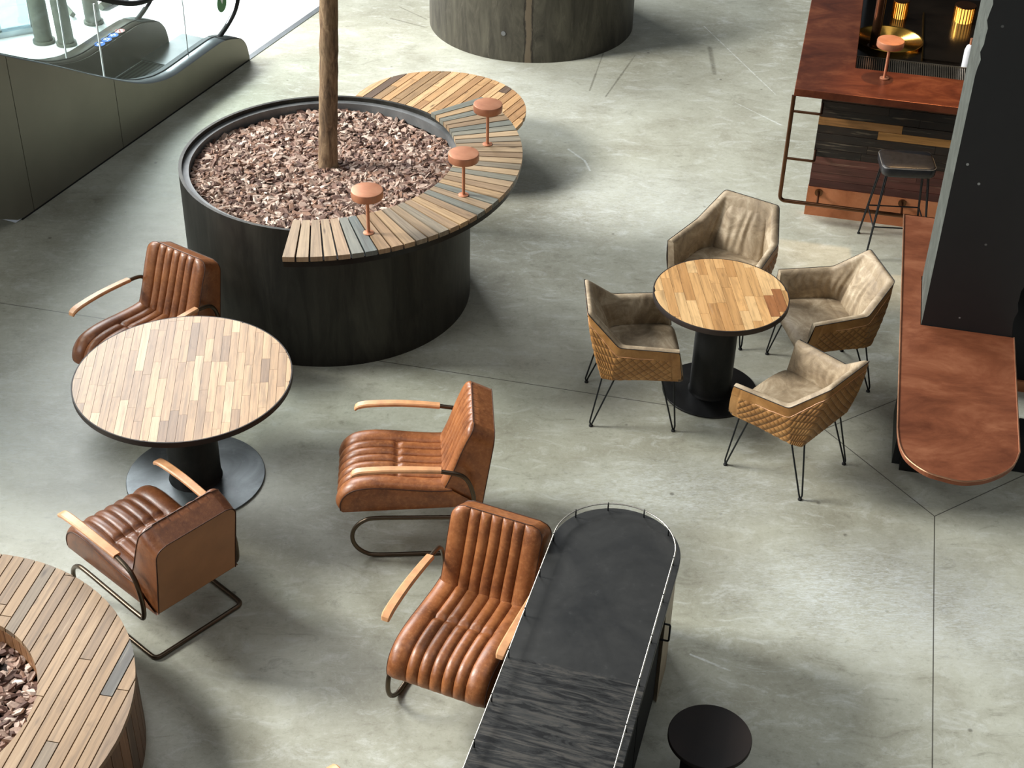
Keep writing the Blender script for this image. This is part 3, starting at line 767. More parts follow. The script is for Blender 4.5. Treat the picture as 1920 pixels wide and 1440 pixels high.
def armchair():
    t = empty('leather_armchair')
    # backrest
    front = [(-.13, .415), (-.165, .48), (-.205, .58), (-.245, .70), (-.285, .80), (-.318, .858)]
    rear = [(-.365, .33), (-.43, .80)]
    b, e, re, _ = cushion('backrest', front, rear, .248, .065, None, M['leather'], t, .015, 44, .004, 1.0)
    tube('piping', [p+Vector((0, .001, 0)) for p in e], .003, M['piping'], b, 6)
    n = len(re); cen = Vector((0, -.40, .55))
    pan = obj('back_panel', [p+(cen-p).normalized()*.006+Vector((0, -.003, 0)) for p in re], [tuple(range(n))], M['back_panel'], t); pan['label'] = 'flat beige leather rear panel'
    tube('piping', [p+Vector((0, -.003, 0)) for p in re], .0026, M['piping'], pan, 6)
    v = [Vector((s*.245, y, z)) for y, z in ((-.13, .415), (-.10, .33), (-.365, .33)) for s in (-1, 1)]
    # seat
    front = [(-.20, .455), (-.10, .452), (.03, .462), (.16, .476), (.26, .478), (.345, .462), (.40, .42), (.425, .365), (.425, .318)]
    rear = [(-.37, .335), (.405, .305)]
    s, e, re, _ = cushion('seat', front, rear, .262, 0, .42, M['leather'], t, .016, 60)
    tube('piping', e[:60], .0035, M['piping'], s, 6); tube('piping', e[-60:], .0035, M['piping'], s, 6)
    obj('seat_base', [(-.262, -.37, .335), (.262, -.37, .335), (.262, .405, .305), (-.262, .405, .305)], [(3, 2, 1, 0)], M['leather'], t)
    # wooden arms
    for sgn in (-1, 1):
        P = resample(catmull([(sgn*.302, .345, .600), (sgn*.303, .325, .622), (sgn*.303, .25, .634), (sgn*.302, .1, .636), (sgn*.298, -.05, .628), (sgn*.294, -.14, .620)], 6), 30)
        v = []; f = []
        for i, p in enumerate(P):
            k = i/29; w = .026-.004*k; h = .0115
            if i == 0: w *= .72; h *= .6
            elif i == 1: w *= .92; h *= .85
            tn = (P[min(i+1, 29)]-P[max(i-1, 0)]).normalized(); up = Vector((0, tn.z, -tn.y)); up = up if up.z > 0 else -up
            if abs(up.z) < .2: up = Vector((0, 0, 1))
            for dx, dz in ((-1, -.6), (-1, .5), (-.72, 1), (.72, 1), (1, .5), (1, -.6), (.8, -1), (-.8, -1)):
                q = p+Vector((dx*w, 0, 0))+up*dz*h; v.append(q)
        for i in range(29):
            for k in range(8): f.append((i*8+k, i*8+(k+1) % 8, i*8+8+(k+1) % 8, i*8+8+k))
        f += [tuple(range(8)), tuple(29*8+k for k in range(8))[::-1]]
        a = fixn(obj('armrest', v, f, M['arm_wood'], t, True), 30); a['label'] = 'pale wooden armrest'
    # tubular frame: one continuous bent pipe
    side = [(.297, -.06, .617), (.298, -.15, .612), (.30, -.265, .575), (.30, -.315, .45), (.30, -.31, .31), (.298, -.24, .288), (.297, .0, .288)]+[(.296-.004*k/6, .222+.1375*math.cos(R(90-30*k)), .1505+.1375*math.sin(R(90-30*k))) for k in range(7)]+[(.290, .0, .013), (.288, -.26, .013)]
    path = catmull(side, 8)
    cor = fillet([path[-1], Vector((.285, -.335, .013)), Vector((-.285, -.335, .013)), Vector((-path[-1].x, path[-1].y, .013))], .07, 8)
    full = path[:-1]+cor+[Vector((-p.x, p.y, p.z)) for p in reversed(path[:-1])]
    tube('tube_frame', full, .0125, M['tube'], t, 12)
    return t
ac0 = armchair()
for i, (x, y, a, lb) in enumerate(((-2.307, 7.95, 147, 'brown leather cantilever armchair behind the larger round table beside the tree planter'),
        (-.532, 6.665, 93.8, 'brown leather cantilever armchair seen side-on facing left in the middle of the floor'),
        (-.172, 5.451, 157.6, 'brown leather cantilever armchair facing the viewer beside the black console'),
        (-1.874, 5.951, 48.1, 'brown leather cantilever armchair seen from behind with its beige back panel'),
        (0, 0, 0, 'leather armchair cut off by the bottom edge with only an armrest tip showing'))):
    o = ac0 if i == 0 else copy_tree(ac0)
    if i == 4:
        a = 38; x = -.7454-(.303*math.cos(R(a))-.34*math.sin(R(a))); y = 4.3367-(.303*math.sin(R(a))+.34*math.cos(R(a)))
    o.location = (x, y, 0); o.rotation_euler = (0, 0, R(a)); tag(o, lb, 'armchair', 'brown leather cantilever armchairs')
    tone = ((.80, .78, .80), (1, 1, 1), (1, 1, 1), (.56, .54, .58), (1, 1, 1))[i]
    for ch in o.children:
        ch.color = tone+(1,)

# ------------------------------------------------------------------ taupe tub chair
def smooth_line(P, it, ends=True):
    P = [Vector(p) for p in P]
    for _ in range(it):
        Q = P[:]
        for i in range(1, len(P)-1): Q[i] = (P[i-1]+P[i]*2+P[i+1])/4
        P = Q
    return P
def tub_chair():
    t = empty('tub_chair')
    cnt = (62, 46, 78, 46, 62)
    def line(k, it=26):
        L = [Vector((-x, y, z)) for x, y, z in k]+[Vector(p) for p in reversed(k)]; out = []
        for s in range(5):
            for i in range(cnt[s]): out.append(L[s].lerp(L[s+1], i/cnt[s]))
        out.append(L[-1]); return smooth_line(out, it)
    rim = line([(.342, .231, .636), (.307, -.134, .646), (.203, -.325, .822)], 14)
    bot = line([(.304, .267, .414), (.272, -.16, .386), (.245, -.222, .380)], 10)
    irim = line([(.296, .233, .634), (.262, -.105, .642), (.170, -.282, .812)], 20)
    ibot = line([(.262, .245, .42), (.245, -.10, .42), (.20, -.175, .42)], 26)
    N = len(rim); NV = 46; v = []; f = []; acc = [0]; UV = []
    for i in range(1, N): acc.append(acc[-1]+((rim[i]-rim[i-1]).length+(bot[i]-bot[i-1]).length)/2)
    tot = acc[-1]
    for i in range(N):
        a, b = rim[i], bot[i]; H = (a-b).length
        tn = (rim[min(i+1, N-1)]-rim[max(i-1, 0)])+(bot[min(i+1, N-1)]-bot[max(i-1, 0)]); nr = tn.cross(b-a).normalized()
        if nr.dot(Vector((a.x, a.y+.02, 0))) < 0: nr = -nr
        for j in range(NV+1):
            k = j/NV; p = a.lerp(b, k); d = k*H
            p = p+nr*.012*math.sin(PI*min(k*1.0, 1))
            s = acc[i]; se = min(s, tot-s)
            q = 0
            if d > .065 and se > .055:
                g = .052; A = (s-tot/2+d)/g; B = (s-tot/2-d)/g
                q = (abs(math.sin(PI*A))*abs(math.sin(PI*B)))**.5*.0042
                q *= min(1, (d-.065)/.01)*min(1, (se-.055)/.008)
            elif d > .062 or abs(se-.055) < .004: q = -.002
            v.append(p+nr*q); UV.append((s-tot/2, d if se > .055 else 0))
    for i in range(N-1):
        for j in range(NV): f.append((i*(NV+1)+j, (i+1)*(NV+1)+j, (i+1)*(NV+1)+j+1, i*(NV+1)+j+1))
    o = fixn(obj('outer_shell', v, f, M['tan'], t, True, uvs=[[UV[k] for k in q] for q in f]), 0); o['label'] = 'tan leather outer shell with diamond quilting'
    # border piping on the shell
    band = [v[i*(NV+1)+int(round(.063/((rim[i]-bot[i]).length)*NV))] for i in range(26, N-26)]
    tube('piping', smooth_line(band, 8), .003, M['arm_wood'], o, 5)
    # inner shell with rolled rim
    v = []; f = []; rows = 16; ROLL = 6; st = None; rnd = random.Random(2)
    for i in range(N):
        a, b, c = rim[i], irim[i], ibot[i]; col = [a]
        for k in range(1, ROLL):
            h = k/ROLL; p = a.lerp(b, h); p = p+Vector((0, 0, .011*math.sin(PI*h))); col.append(p)
        for k in range(rows+1):
            h = k/rows; p = b.lerp(c, h)
            inn = Vector((-b.x, -b.y-.05, 0)).normalized(); p = p+inn*.018*abs(math.sin(PI*min(h*1.1, 1)))*min(1, min(acc[i], tot-acc[i])/.06)
            w = .0022*math.sin(acc[i]*95+2.2*math.sin(h*5+acc[i]*7))*math.sin(PI*h); col.append(p+inn*w*min(1, min(acc[i], tot-acc[i])/.06))
        v += col; st = len(col)
    for i in range(N-1):
        for j in range(st-1): f.append((i*st+j, i*st+j+1, (i+1)*st+j+1, (i+1)*st+j))
    # arm end faces
    for i in (0, N-1):
        n0 = len(v); v.append(bot[i]); f.append(tuple(range(i*st, i*st+st))+(n0,))
    fixn(obj('inner_shell', v, f, M['taupe'], t, True), 55)
    tube('rim_piping', [p+Vector((0, 0, .002)) for p in rim], .0024, M['rubber'], t, 6)
    for i in (0, N-1): tube('rim_piping', [rim[i], bot[i]], .0022, M['rubber'], t, 6)
    # back cushion with creases
    v = []; f = []; nx, nt = 60, 30; w0 = []
    for j in range(nt+1):
        k = j/nt; y = -.158+(-.268+.158)*k; z = .455+(.806-.455)*k; hw = .184-.012*k
        for i in range(nx+1):
            h = i/nx; x = (h*2-1)*hw; e = (math.sin(PI*h))**.5 if 0 < h < 1 else 0
            cr = .0075*math.sin(h*34+1.3*math.sin(k*4+h*9))*(.3+.7*math.sin(PI*min(1, (1-k)*.75+.1)))*e*(.5+.5*math.sin(h*9+1)**2)
            bulge = .020*e*math.sin(PI*min(max(k, 0), 1))**.6+.006*e-.045*k**5-.02*abs(2*h-1)**8; cr *= (1-k**5)
            v.append((x, y+bulge*.9+cr, z+bulge*.25))
    for j in range(nt):
        for i in range(nx): q = j*(nx+1)+i; f.append((q, q+1, q+nx+2, q+nx+1))
    fixn(obj('back_cushion', v, f, M['taupe'], t, True), 0)
    # seat cushion
    v = []; f = []; nx, nt = 48, 44
    prof = resample(catmull([(0, -.19, .455), (0, -.10, .468), (0, .05, .474), (0, .18, .474), (0, .25, .462), (0, .282, .435), (0, .285, .40), (0, .26, .39)], 6), nt+1)
    for j in range(nt+1):
        p = prof[j]; k = j/nt; hw = .243+.022*min(1, max(0, (p.y+.1)/.35))
        if p.y < -.08: hw = .20+.043*(p.y+.19)/.11
        for i in range(nx+1):
            h = i/nx; x = (h*2-1)*hw; e = (1-abs(2*h-1)**4)
            sm = -.006*math.exp(-((k-.2)/.012)**2) if k < .4 else 0
            v.append((x, p.y-.004*(1-e), p.z-.022*(1-e)+.004*math.sin(x*20+k*8)*e*.5+sm))
    for j in range(nt):
        for i in range(nx): q = j*(nx+1)+i; f.append((q, q+1, q+nx+2, q+nx+1))
    fixn(obj('seat', v, f, M['taupe'], t, True), 0)
    v, f = extr([(-.285, .25), (-.262, -.15), (-.235, -.205), (.235, -.205), (.262, -.15), (.285, .25)], .386, .405)
    fixn(obj('seat_base', v, f, M['tan'], t))
    for sx in (-1, 1):
        for fy, tx, ty, fx in ((.251, .235, .19, .285), (-.267, .20, -.165, .237)):
            foot = Vector((sx*fx, fy, .012)); top = Vector((sx*tx, ty, .385)); d = Vector((-math.copysign(1, ty)*.35*sx, 1, 0)).normalized()*.042
            side = Vector((foot.y*0+d.x, d.y, 0))
            pts = fillet([top+side, foot+side*.22+Vector((0, 0, .02)), foot+side*.05, foot-side*.05, foot-side*.22+Vector((0, 0, .02)), top-side], .012, 4)
            lg = tube('leg', pts, .0055, M['black_rod'], t, 8); lg['label'] = 'black hairpin leg'
            lathe('foot_pad', [(0, 0), (.013, 0), (.013, .008), (.007, .014), (0, .014)], M['rubber'], lg, 16, (sx*fx, fy, 0))
    return t
tc0 = tub_chair()
for i, (x, y, a, lb) in enumerate(((1.439, 8.887, 148.2, 'taupe tub chair behind the smaller round table facing the viewer'),
        (2.031, 8.248, 102, 'taupe tub chair right of the smaller round table near the copper ledge'),
        (.765, 7.867, -88, 'taupe tub chair left of the smaller round table facing right'),
        (1.701, 7.306, 47.6, 'taupe tub chair in front of the smaller table with quilted back to the viewer'))):
    o = tc0 if i == 0 else copy_tree(tc0); o.location = (x, y, 0); o.rotation_euler = (0, 0, R(a)); tag(o, lb, 'chair', 'quilted tub chairs on hairpin legs')

# ------------------------------------------------------------------ black console with gallery rail
def console():
    ax = R(14.7); t = empty('console_cabinet'); t.rotation_euler = (0, 0, -ax)
    A = Vector((math.sin(ax), math.cos(ax))); B = Vector((math.cos(ax), -math.sin(ax)))
    c = A*4.9+B*(-.910); t.location = (c.x, c.y, 0)
    tag(t, 'long black steel topped console with a thin gallery rail beside the front armchair', 'console')
    def stad(r, l0, l1, n=26): 
        return [(r*math.cos(PI*i/n), l1+r*math.sin(PI*i/n)) for i in range(n+1)]+[(r*math.cos(PI+PI*i/n), l0+r*math.sin(PI+PI*i/n)) for i in range(n+1)]
    l1 = .68; l0 = -1.1
    v, f = extr(stad(.325, l0, l1), .716, .75); d = fixn(obj('top', v, f, M['console'], t)); bv = d.modifiers.new('b', 'BEVEL'); bv.width = .002; bv.segments = 2
    r = [Vector((x-.0085, y, .795)) for x, y in stad(.3045, l0, l1, 40)]
    rl = tube('gallery_rail', r, .0038, M['rail'], t, 8, True); rl['label'] = 'thin polished wire rail'
    pl = []
    per = [(.3045, y) for y in (-.98, -.72, -.45, -.17, .11, .39, .66)]+[(-.3045, y) for y in (-.98, -.72, -.45, -.17, .11, .39, .66)]+[(.3045*math.cos(a), .68+.3045*math.sin(a)) for a in (R(38), R(72), R(108), R(142))]
    for x, y in per: 
        g = tube('rail_post', [(x-.0085, y, .748), (x-.0085, y, .80)], .0036, M['black_rod'], t, 8)
    v, f = extr(stad(.318, l0, l1), .70, .716); fixn(obj('top_trim', v, f, M['black'], t))
    pts = [(.314, l1-.24)]+[(.314*math.cos(PI*i/30), l1+.314*math.sin(PI*i/30)) for i in range(31)]+[(-.314, l1-.24)]
    inn = [(x*.94, (y-l1)*.94+l1) for x, y in reversed(pts)]
    v, f = extr(pts+inn, 0, .70); o = fixn(obj('end_panel', v, f, M['beige'], t, True), 40); o['label'] = 'beige curved end panel'  # curved end coloured beige, unlike the black body
    v, f = extr([(.28, .45), (-.29, .45), (-.29, l0), (.28, l0)], .02, .70); fixn(obj('body', v, f, M['black'], t))
    v, f = extr([(.298, .42), (.284, .42), (.284, -.1), (.298, -.1)], .04, .69); dr = fixn(obj('door', v, f, M['black'], t))
    tube('handle', fillet([(.298, .40, .60), (.345, .40, .60), (.345, .40, .49), (.298, .40, .49)], .01), .005, M['black_rod'], dr, 8)
    v, f = extr([(.298, -.12), (.284, -.12), (.284, -.9), (.298, -.9)], .04, .69); fixn(obj('door', v, f, M['black'], t))
console()

# dark round stool at the bottom
t = empty('round_stool', (.954, 4.712, 0)); tag(t, 'dark round stool beside the console at the bottom edge', 'stool')
s = lathe('seat', [(0, .425), (.19, .425), (.194, .43), (.194, .446), (.191, .45), (0, .45)], M['round_dark'], t, 64)
lathe('base', [(0, 0), (.15, 0), (.15, .02), (.12, .03), (.12, .425), (0, .425)], M['black'], t, 48)

# ------------------------------------------------------------------ bar
def bar():
    t = empty('bar_counter', W(.4, 10.9)); tag(t, 'copper topped bar with dark salvaged board front at the upper right', 'bar')
    def P(u, v): return tuple((W(u, v)-t.location)[:2])
    poly = [P(-.205, 10.478), P(1.9, 10.478), P(1.9, 10.975), P(.213, 10.975), P(.213, 13.2), P(-.205, 13.2)]
    v, f = extr(poly, 1.062, 1.12); top = fixn(obj('countertop', v, f, M['bar_copper'], t)); bv = top.modifiers.new('b', 'BEVEL'); bv.width = .004; bv.segments = 2
    v, f = extr([P(.01, 10.6), P(1.9, 10.6), P(1.9, 10.66), P(.01, 10.66)], 1.03, 1.061); fixn(obj('under_trim', v, f, M['round_dark'], t))
    mb = MB(); random.seed(44)
    rows = [(150, 84, 50)]
    z = .245; H = .0655
    pal_low = [(88, 50, 42), (96, 56, 46), (78, 42, 36)]; pal_hi = [(30, 22, 18), (36, 27, 21), (24, 19, 16), (34, 28, 24)]
    rc = ['low', 'low', 'low', 'low', 'hi', 'hi', 'hi', 'tanR', 'tan', 'hi', 'hi', 'mid']
    Mx = Matrix.Translation(W(0, 10.67)-t.location) @ Matrix.Rotation(-th, 4, 'Z')
    for k, kind in enumerate(rc):
        u = 0.0; first = True
        while u < 1.9:
            ln = random.uniform(.35, .9)
            if kind == 'tanR': col = (168, 120, 64) if u > .4 else (32, 24, 18); ln = .45 if first else .8
            elif kind == 'tan': col = (150, 106, 58) if u < .5 else (34, 28, 24); ln = .62 if first else .7
            elif kind == 'low': col = random.choice(pal_low)
            elif kind == 'mid': col = random.choice([(70, 44, 26), (110, 66, 34), (46, 34, 26)])
            else: col = random.choice(pal_hi)
            first = False; u1 = min(u+ln, 1.9)
            mb.box(u+.001, u1-.001, random.uniform(-.003, .002), .03, z+.001, z+H-.0015, jit(col, .1), Mx, (random.uniform(0, 30), random.uniform(0, 30)))
            u = u1
        z += H
    mb.build('board_front', M['bar_wood'], t)
    v, f = extr([P(-.003, 10.662), P(1.9, 10.662), P(1.9, 10.70), P(-.003, 10.70)], 0, .244); k = fixn(obj('kick_plate', v, f, M['kick_copper'], t)); k['label'] = 'copper kick plate'
    v, f = extr([P(.002, 10.70), P(.20, 10.70), P(.20, 13.1), P(.002, 13.1)], 0, 1.06); fixn(obj('side_body', v, f, M['black'], t))
    v, f = extr([P(.2, 10.70), P(1.9, 10.70), P(1.9, 10.96), P(.2, 10.96)], 0, 1.06); fixn(obj('front_body', v, f, M['black'], t))
    v, f = extr([P(.2, 10.96), P(1.9, 10.96), P(1.9, 13.2), P(.2, 13.2)], .86, .90); wt = fixn(obj('sunken_worktop', v, f, M['glossy_black'], t)); wt['label'] = 'glossy black sunken worktop'
    mb = MB()
    for i in range(95):
        u = .225+i*.0165; mb.box(u, u+.009, 11.37, 11.62, .93, .94, None, Matrix.Translation(-t.location) @ Matrix.Rotation(-th, 4, 'Z'))
    mb.box(.215, 1.8, 11.36, 11.372, .925, .945, None, Matrix.Translation(-t.location) @ Matrix.Rotation(-th, 4, 'Z')); mb.box(.215, 1.8, 11.62, 11.632, .925, .945, None, Matrix.Translation(-t.location) @ Matrix.Rotation(-th, 4, 'Z'))
    g = mb.build('drip_grate', M['grate'], t); g['label'] = 'ribbed steel drip grate'
    v, f = extr([P(.2, 10.976), P(1.9, 10.976), P(1.9, 11.66), P(.2, 11.66)], .90, .922); fixn(obj('grate_tray', v, f, M['black'], t))
    v, f = extr([P(.735, 11.78), P(1.5, 11.78), P(1.5, 12.75), P(.735, 12.75)], .90, .915); h = fixn(obj('hatch', v, f, M['glossy_black'], t)); h['label'] = 'black glass hatch'
    v, f = extr([P(.728, 11.77), P(.738, 11.77), P(.738, 12.76), P(.728, 12.76)], .90, .922); fixn(obj('hatch_frame', v, f, M['brass'], t))
    # foot rail and side ladder of bent pipe
    rail = fillet([W(-.203, 10.487, 1.062), W(-.203, 10.487, .19), W(1.85, 10.487, .19)], .05)
    fr = tube('foot_rail', [p-t.location for p in rail], .0155, M['bronze'], t, 10)
    for z in (.938, .551): tube('rung', fillet([W(-.203, 10.487, z)-t.location, W(.012, 10.487, z)-t.location, W(.012, 10.67, z)-t.location], .02), .0105, M['bronze'], fr, 8)
    for u in (.085, .72, 1.3):
        b = tube('rail_bracket', [W(u, 10.487, .19)-t.location, W(u, 10.662, .205)-t.location], .0095, M['bronze'], fr, 8)
        v, f = tube_geo([W(u, 10.652, .205)-t.location, W(u, 10.663, .205)-t.location], .031, 20); fixn(obj('bracket_rose', v, f, M['bronze'], fr, True), 30)
bar()
def at_bar(name, u, v, z, label, cat):
    t = empty(name, W(u, v, z)); tag(t, label, cat); return t
t = at_bar('bronze_post', .345, 11.9, .90, 'thick bronze tube post standing in the bar worktop', 'post')
lathe('tube', [(0, 0), (.038, 0), (.038, 1.1), (0, 1.1)], M['bronze'], t, 24); lathe('collar', [(0, 0), (.055, 0), (.055, .03), (0, .03)], M['bronze'], t, 24)
def ribbed(t, r, h, n, mat):
    pts = []
    for i in range(n*4):
        a = 2*PI*i/(n*4); q = r*(1+(.06 if i % 4 < 2 else -.05)); pts.append((q*math.cos(a), q*math.sin(a)))
    v, f = extr(pts, 0, h); return fixn(obj('ribbed_glass', v, f, mat, t))
for u, v, r, lb in ((.53, 12.62, .062, 'small glowing solid modelling a pendant reflection behind the bar, left of the two'), (1.055, 12.66, .085, 'wider glowing solid modelling a pendant reflection behind the bar, right of the two')):
    t = at_bar('lamp_reflection', u, v, .90, lb, 'reflection'); t['group'] = 'modelled pendant reflections behind the bar'  # reflected pendant lamps built as glowing ribbed solids
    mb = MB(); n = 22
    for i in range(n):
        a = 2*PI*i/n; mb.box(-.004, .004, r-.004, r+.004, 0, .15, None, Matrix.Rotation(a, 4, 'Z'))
    mb.build('ribs', M['brass'], t); lathe('glow_core', [(0, .005), (r*.85, .005), (r*.85, .145), (0, .145)], M['reflection_glow'], t, 24)
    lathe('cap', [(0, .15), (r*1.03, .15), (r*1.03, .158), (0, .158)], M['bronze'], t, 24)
t = at_bar('golden_reflection', .46, 12.08, .90, 'round ridged brass dish modelling a pendant reflection on the dark bar worktop', 'tray')  # reflection of a large ribbed pendant, built as solid brass
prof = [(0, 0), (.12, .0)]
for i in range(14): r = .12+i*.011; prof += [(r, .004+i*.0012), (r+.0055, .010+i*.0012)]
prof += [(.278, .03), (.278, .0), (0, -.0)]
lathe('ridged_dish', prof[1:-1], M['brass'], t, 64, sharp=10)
t = at_bar('soap_bottle', 1.075, 11.72, .90, 'white bottle standing on the bar worktop beside the column', 'bottle')
lathe('body', [(0, 0), (.038, 0), (.04, .01), (.04, .15), (.03, .185), (.014, .20), (0, .20)], M['bottle'], t, 32); lathe('cap', [(0, .20), (.013, .20), (.013, .25), (0, .25)], M['copper'], t, 16)

# bar stool
def bar_stool():
    c = (2.835, 9.93); t = empty('bar_stool', (c[0], c[1], 0), R(-3)); tag(t, 'black padded bar stool on wire legs in front of the bar', 'stool')
    def sup(w, d, r, n=8):
        out = []
        for cx, cy, a0 in ((w-r, d-r, 0), (-w+r, d-r, 90), (-w+r, -d+r, 180), (w-r, -d+r, 270)):
            for i in range(n+1): a = R(a0+90*i/n); out.append((cx+r*math.cos(a), cy+r*math.sin(a)))
        return out
    rings = [(.175, .13, .67), (.187, .142, .675), (.194, .15, .69), (.196, .152, .735), (.190, .146, .75), (.178, .134, .755), (.10, .07, .757)]
    v = []; f = []
    for w, d, z in rings: v += [(x, y, z) for x, y in sup(w, d, min(.055, d*.6))]
    m = 36
    for k in range(len(rings)-1):
        for i in range(m): f.append((k*m+i, k*m+(i+1) % m, (k+1)*m+(i+1) % m, (k+1)*m+i))
    f += [tuple(range(m))[::-1], tuple((len(rings)-1)*m+i for i in range(m))]
    s = fixn(obj('seat', v, f, M['stool_leather'], t, True), 50)
    tube('piping', [(x, y, .745) for x, y in sup(.193, .149, .055)], .003, M['rim_steel'], s, 6, True)
    for sx in (-1, 1):
        for sy in (-1, 1):
            ft = Vector((sx*.215, sy*.20, .008)); tp = Vector((sx*.15, sy*.10, .67))
            pts = fillet([tp+Vector((0, .022, 0)), ft+Vector((0, .006, .012)), ft, ft+Vector((0, -.006, .012)), tp+Vector((0, -.022, 0))], .01, 3)
            lg = tube('leg', pts, .0055, M['black_rod'], t, 8); lathe('foot_pad', [(0, 0), (.012, 0), (.012, .01), (0, .01)], M['rubber'], lg, 12, (ft.x, ft.y, 0))
    z = .27; k = .192; q = .165
    tube('foot_ring', fillet([(-k, 0, z), (-k, q, z), (k, q, z), (k, -q, z), (-k, -q, z), (-k, -.001, z)], .01), .0055, M['black_rod'], t, 8)
bar_stool()

v, f = extr([tuple(W(a, b)[:2]) for a, b in ((.26, 13.3), (5, 13.3), (5, 13.5), (.26, 13.5))], 0, 4.5)
o = fixn(obj('wall_reflection_blocker', v, f, M['black'])); tag(o, kind='structure')  # unseen wall added to block bright reflections in the bar worktop
# ------------------------------------------------------------------ escalator
def escalator():
    t = empty('escalator', S(0, -.5)); tag(t, 'escalator with grey cladding and glass balustrades rising past the upper left', 'escalator')
    L0 = t.location.copy()
    def Q(s, off, z): return S(s, off, z)-L0
    prof = [(-.03, .0), (-.03, .05), (0, .16), (.07, .24), (.18, .29), (.36, .335), (.55, .338), (1.0, .325), (1.15, .326), (1.34, .355), (1.62, .45), (2.09, .70), (2.56, .975), (3.16, 1.31), (4.2, 1.90), (6.5, 3.2)]
    PR = catmull([(s, z, 0) for s, z in prof], 6); PR = [(p.x, max(p.y, 0)) for p in PR]
    def zp(s):
        for i in range(1, len(PR)):
            if PR[i][0] >= s: 
                a, b = PR[i-1], PR[i]; k = (s-a[0])/max(b[0]-a[0], 1e-6); return a[1]+(b[1]-a[1])*k
        return PR[-1][1]
    def low(s): return 0 if s < 3.25 else (s-3.25)*.565
    def steps_z(s): return .0 if s < 1.0 else (s-1.0)**2*.35 if s < 1.6 else .126+(s-1.6)*.565
    def wall(name, off, th, top, bottom, mat, seg):
        v = []; f = []
        for s, z in seg:
            zt, zb = top(s, z), bottom(s)
            for o_ in (off, off-th): v += [Q(s, o_, zb), Q(s, o_, max(zt, zb+.001))]
        for i in range(len(seg)-1):
            a, b = i*4, i*4+4; f += [(a, b, b+1, a+1), (a+2, a+3, b+3, b+2), (a+1, b+1, b+3, a+3), (a, a+2, b+2, b)]
        f += [(0, 1, 3, 2), tuple((len(seg)-1)*4+k for k in (0, 2, 3, 1))]
        return fixn(obj(name, v, f, mat, t, True), 40)
    # outer cladding in panels with dark joints
    cuts = [-.04, 1.94, 3.1, 4.3, 6.5]
    for a, b in zip(cuts[:-1], cuts[1:]):
        seg = [(a+.003, zp(a+.003) if a > 0 else PR[0][1])]+[p for p in PR if a+.003 < p[0] < b-.003]+[(b-.003, zp(b-.003))]
        if a < 0: seg = [p for p in PR if p[0] < b-.003]+[(b-.003, zp(b-.003))]
        wall('cladding_panel', 0, .012, lambda s, z: z-.002, low, M['clad'], seg)
    wall('cladding_core', -.013, .02, lambda s, z: z-.006, low, M['dark_gap'], PR)
    v, f = [], []
    for s in (-.02, 3.25): v += [Q(s, .003, 0), Q(s, .003, .012), Q(s, -.004, .012), Q(s, -.004, 0)]
    sk = obj('kick_strip', v, [(0, 4, 5, 1), (1, 5, 6, 2), (2, 6, 7, 3)], M['dark_gap'], t); fixn(sk)
    wall('outer_cladding', -1.08, .02, lambda s, z: z, low, M['clad'], PR)
    # decks
    for off0, off1, nm in ((.0, -.19, 'near'), (-.89, -1.10, 'far')):
        seg = [p for p in PR if p[0] > .30]; v = []; f = []; hh = [(0, -.004), (.012, .004), (.5, .008), (.97, .004), (1, -.006)]; K = len(hh)
        for s, z in seg:
            for h, dz in hh: v.append(Q(s, off0+(off1-off0)*h, z+dz))
        for i in range(len(seg)-1):
            for k in range(K-1): f.append((i*K+k, i*K+k+1, (i+1)*K+k+1, (i+1)*K+k))
        d = fixn(obj('deck', v, f, M['alu' if nm == 'near' else 'skirt'], t, True), 0)
        seg = [p for p in PR if p[0] <= .34]; v = []; f = []
        for s, z in seg:
            for h, dz in hh: v.append(Q(s, off0+(off1-off0)*h, z+dz+.003))
        for i in range(len(seg)-1):
            for k in range(K-1): f.append((i*K+k, i*K+k+1, (i+1)*K+k+1, (i+1)*K+k))
        fixn(obj('newel_cap', v, f, M['esc_dark'], t, True), 0)
    # dark slot beside the glass
    for off in (-.125, -.965):
        sg = [p for p in PR if .2 < p[0]]
        v, f = tube_geo([Q(s, off, z+.006) for s, z in sg], .0085, 6); fixn(obj('glass_slot', v, f, M['dark_gap'], t, True), 0)
    # inner skirts
    wall('skirt', -.19, .01, lambda s, z: z-.006, lambda s: max(steps_z(s)-.02, 0), M['skirt'], PR)
    wall('skirt', -.88, .01, lambda s, z: z-.004, lambda s: max(steps_z(s)-.02, 0), M['skirt'], PR)
    # floor plate, comb and steps
    v = [Q(s, o_, z) for s in (-.25, .42) for o_ in (-.2, -.88) for z in (.003, .012)]
    fixn(obj('comb_plate', v, [(1, 3, 7, 5), (0, 1, 5, 4), (2, 6, 7, 3), (4, 5, 7, 6), (0, 2, 3, 1)], M['alu'], t))
    s = .42; k = 0
    while s < 6.2:
        z0 = steps_z(s+.2); z1 = max(z0-.25, -.05)
        mb = MB(); mb.box(-.33, .33, 0, .395, z1, z0)
        Mx = Matrix.Translation(Q(s, -.54, 0)) @ Matrix.Rotation(math.atan2(ED.y, ED.x)-PI/2, 4, 'Z')
        st = mb.build('step', M['steps'], t); st.matrix_local = Mx
        s += .4; k += 1
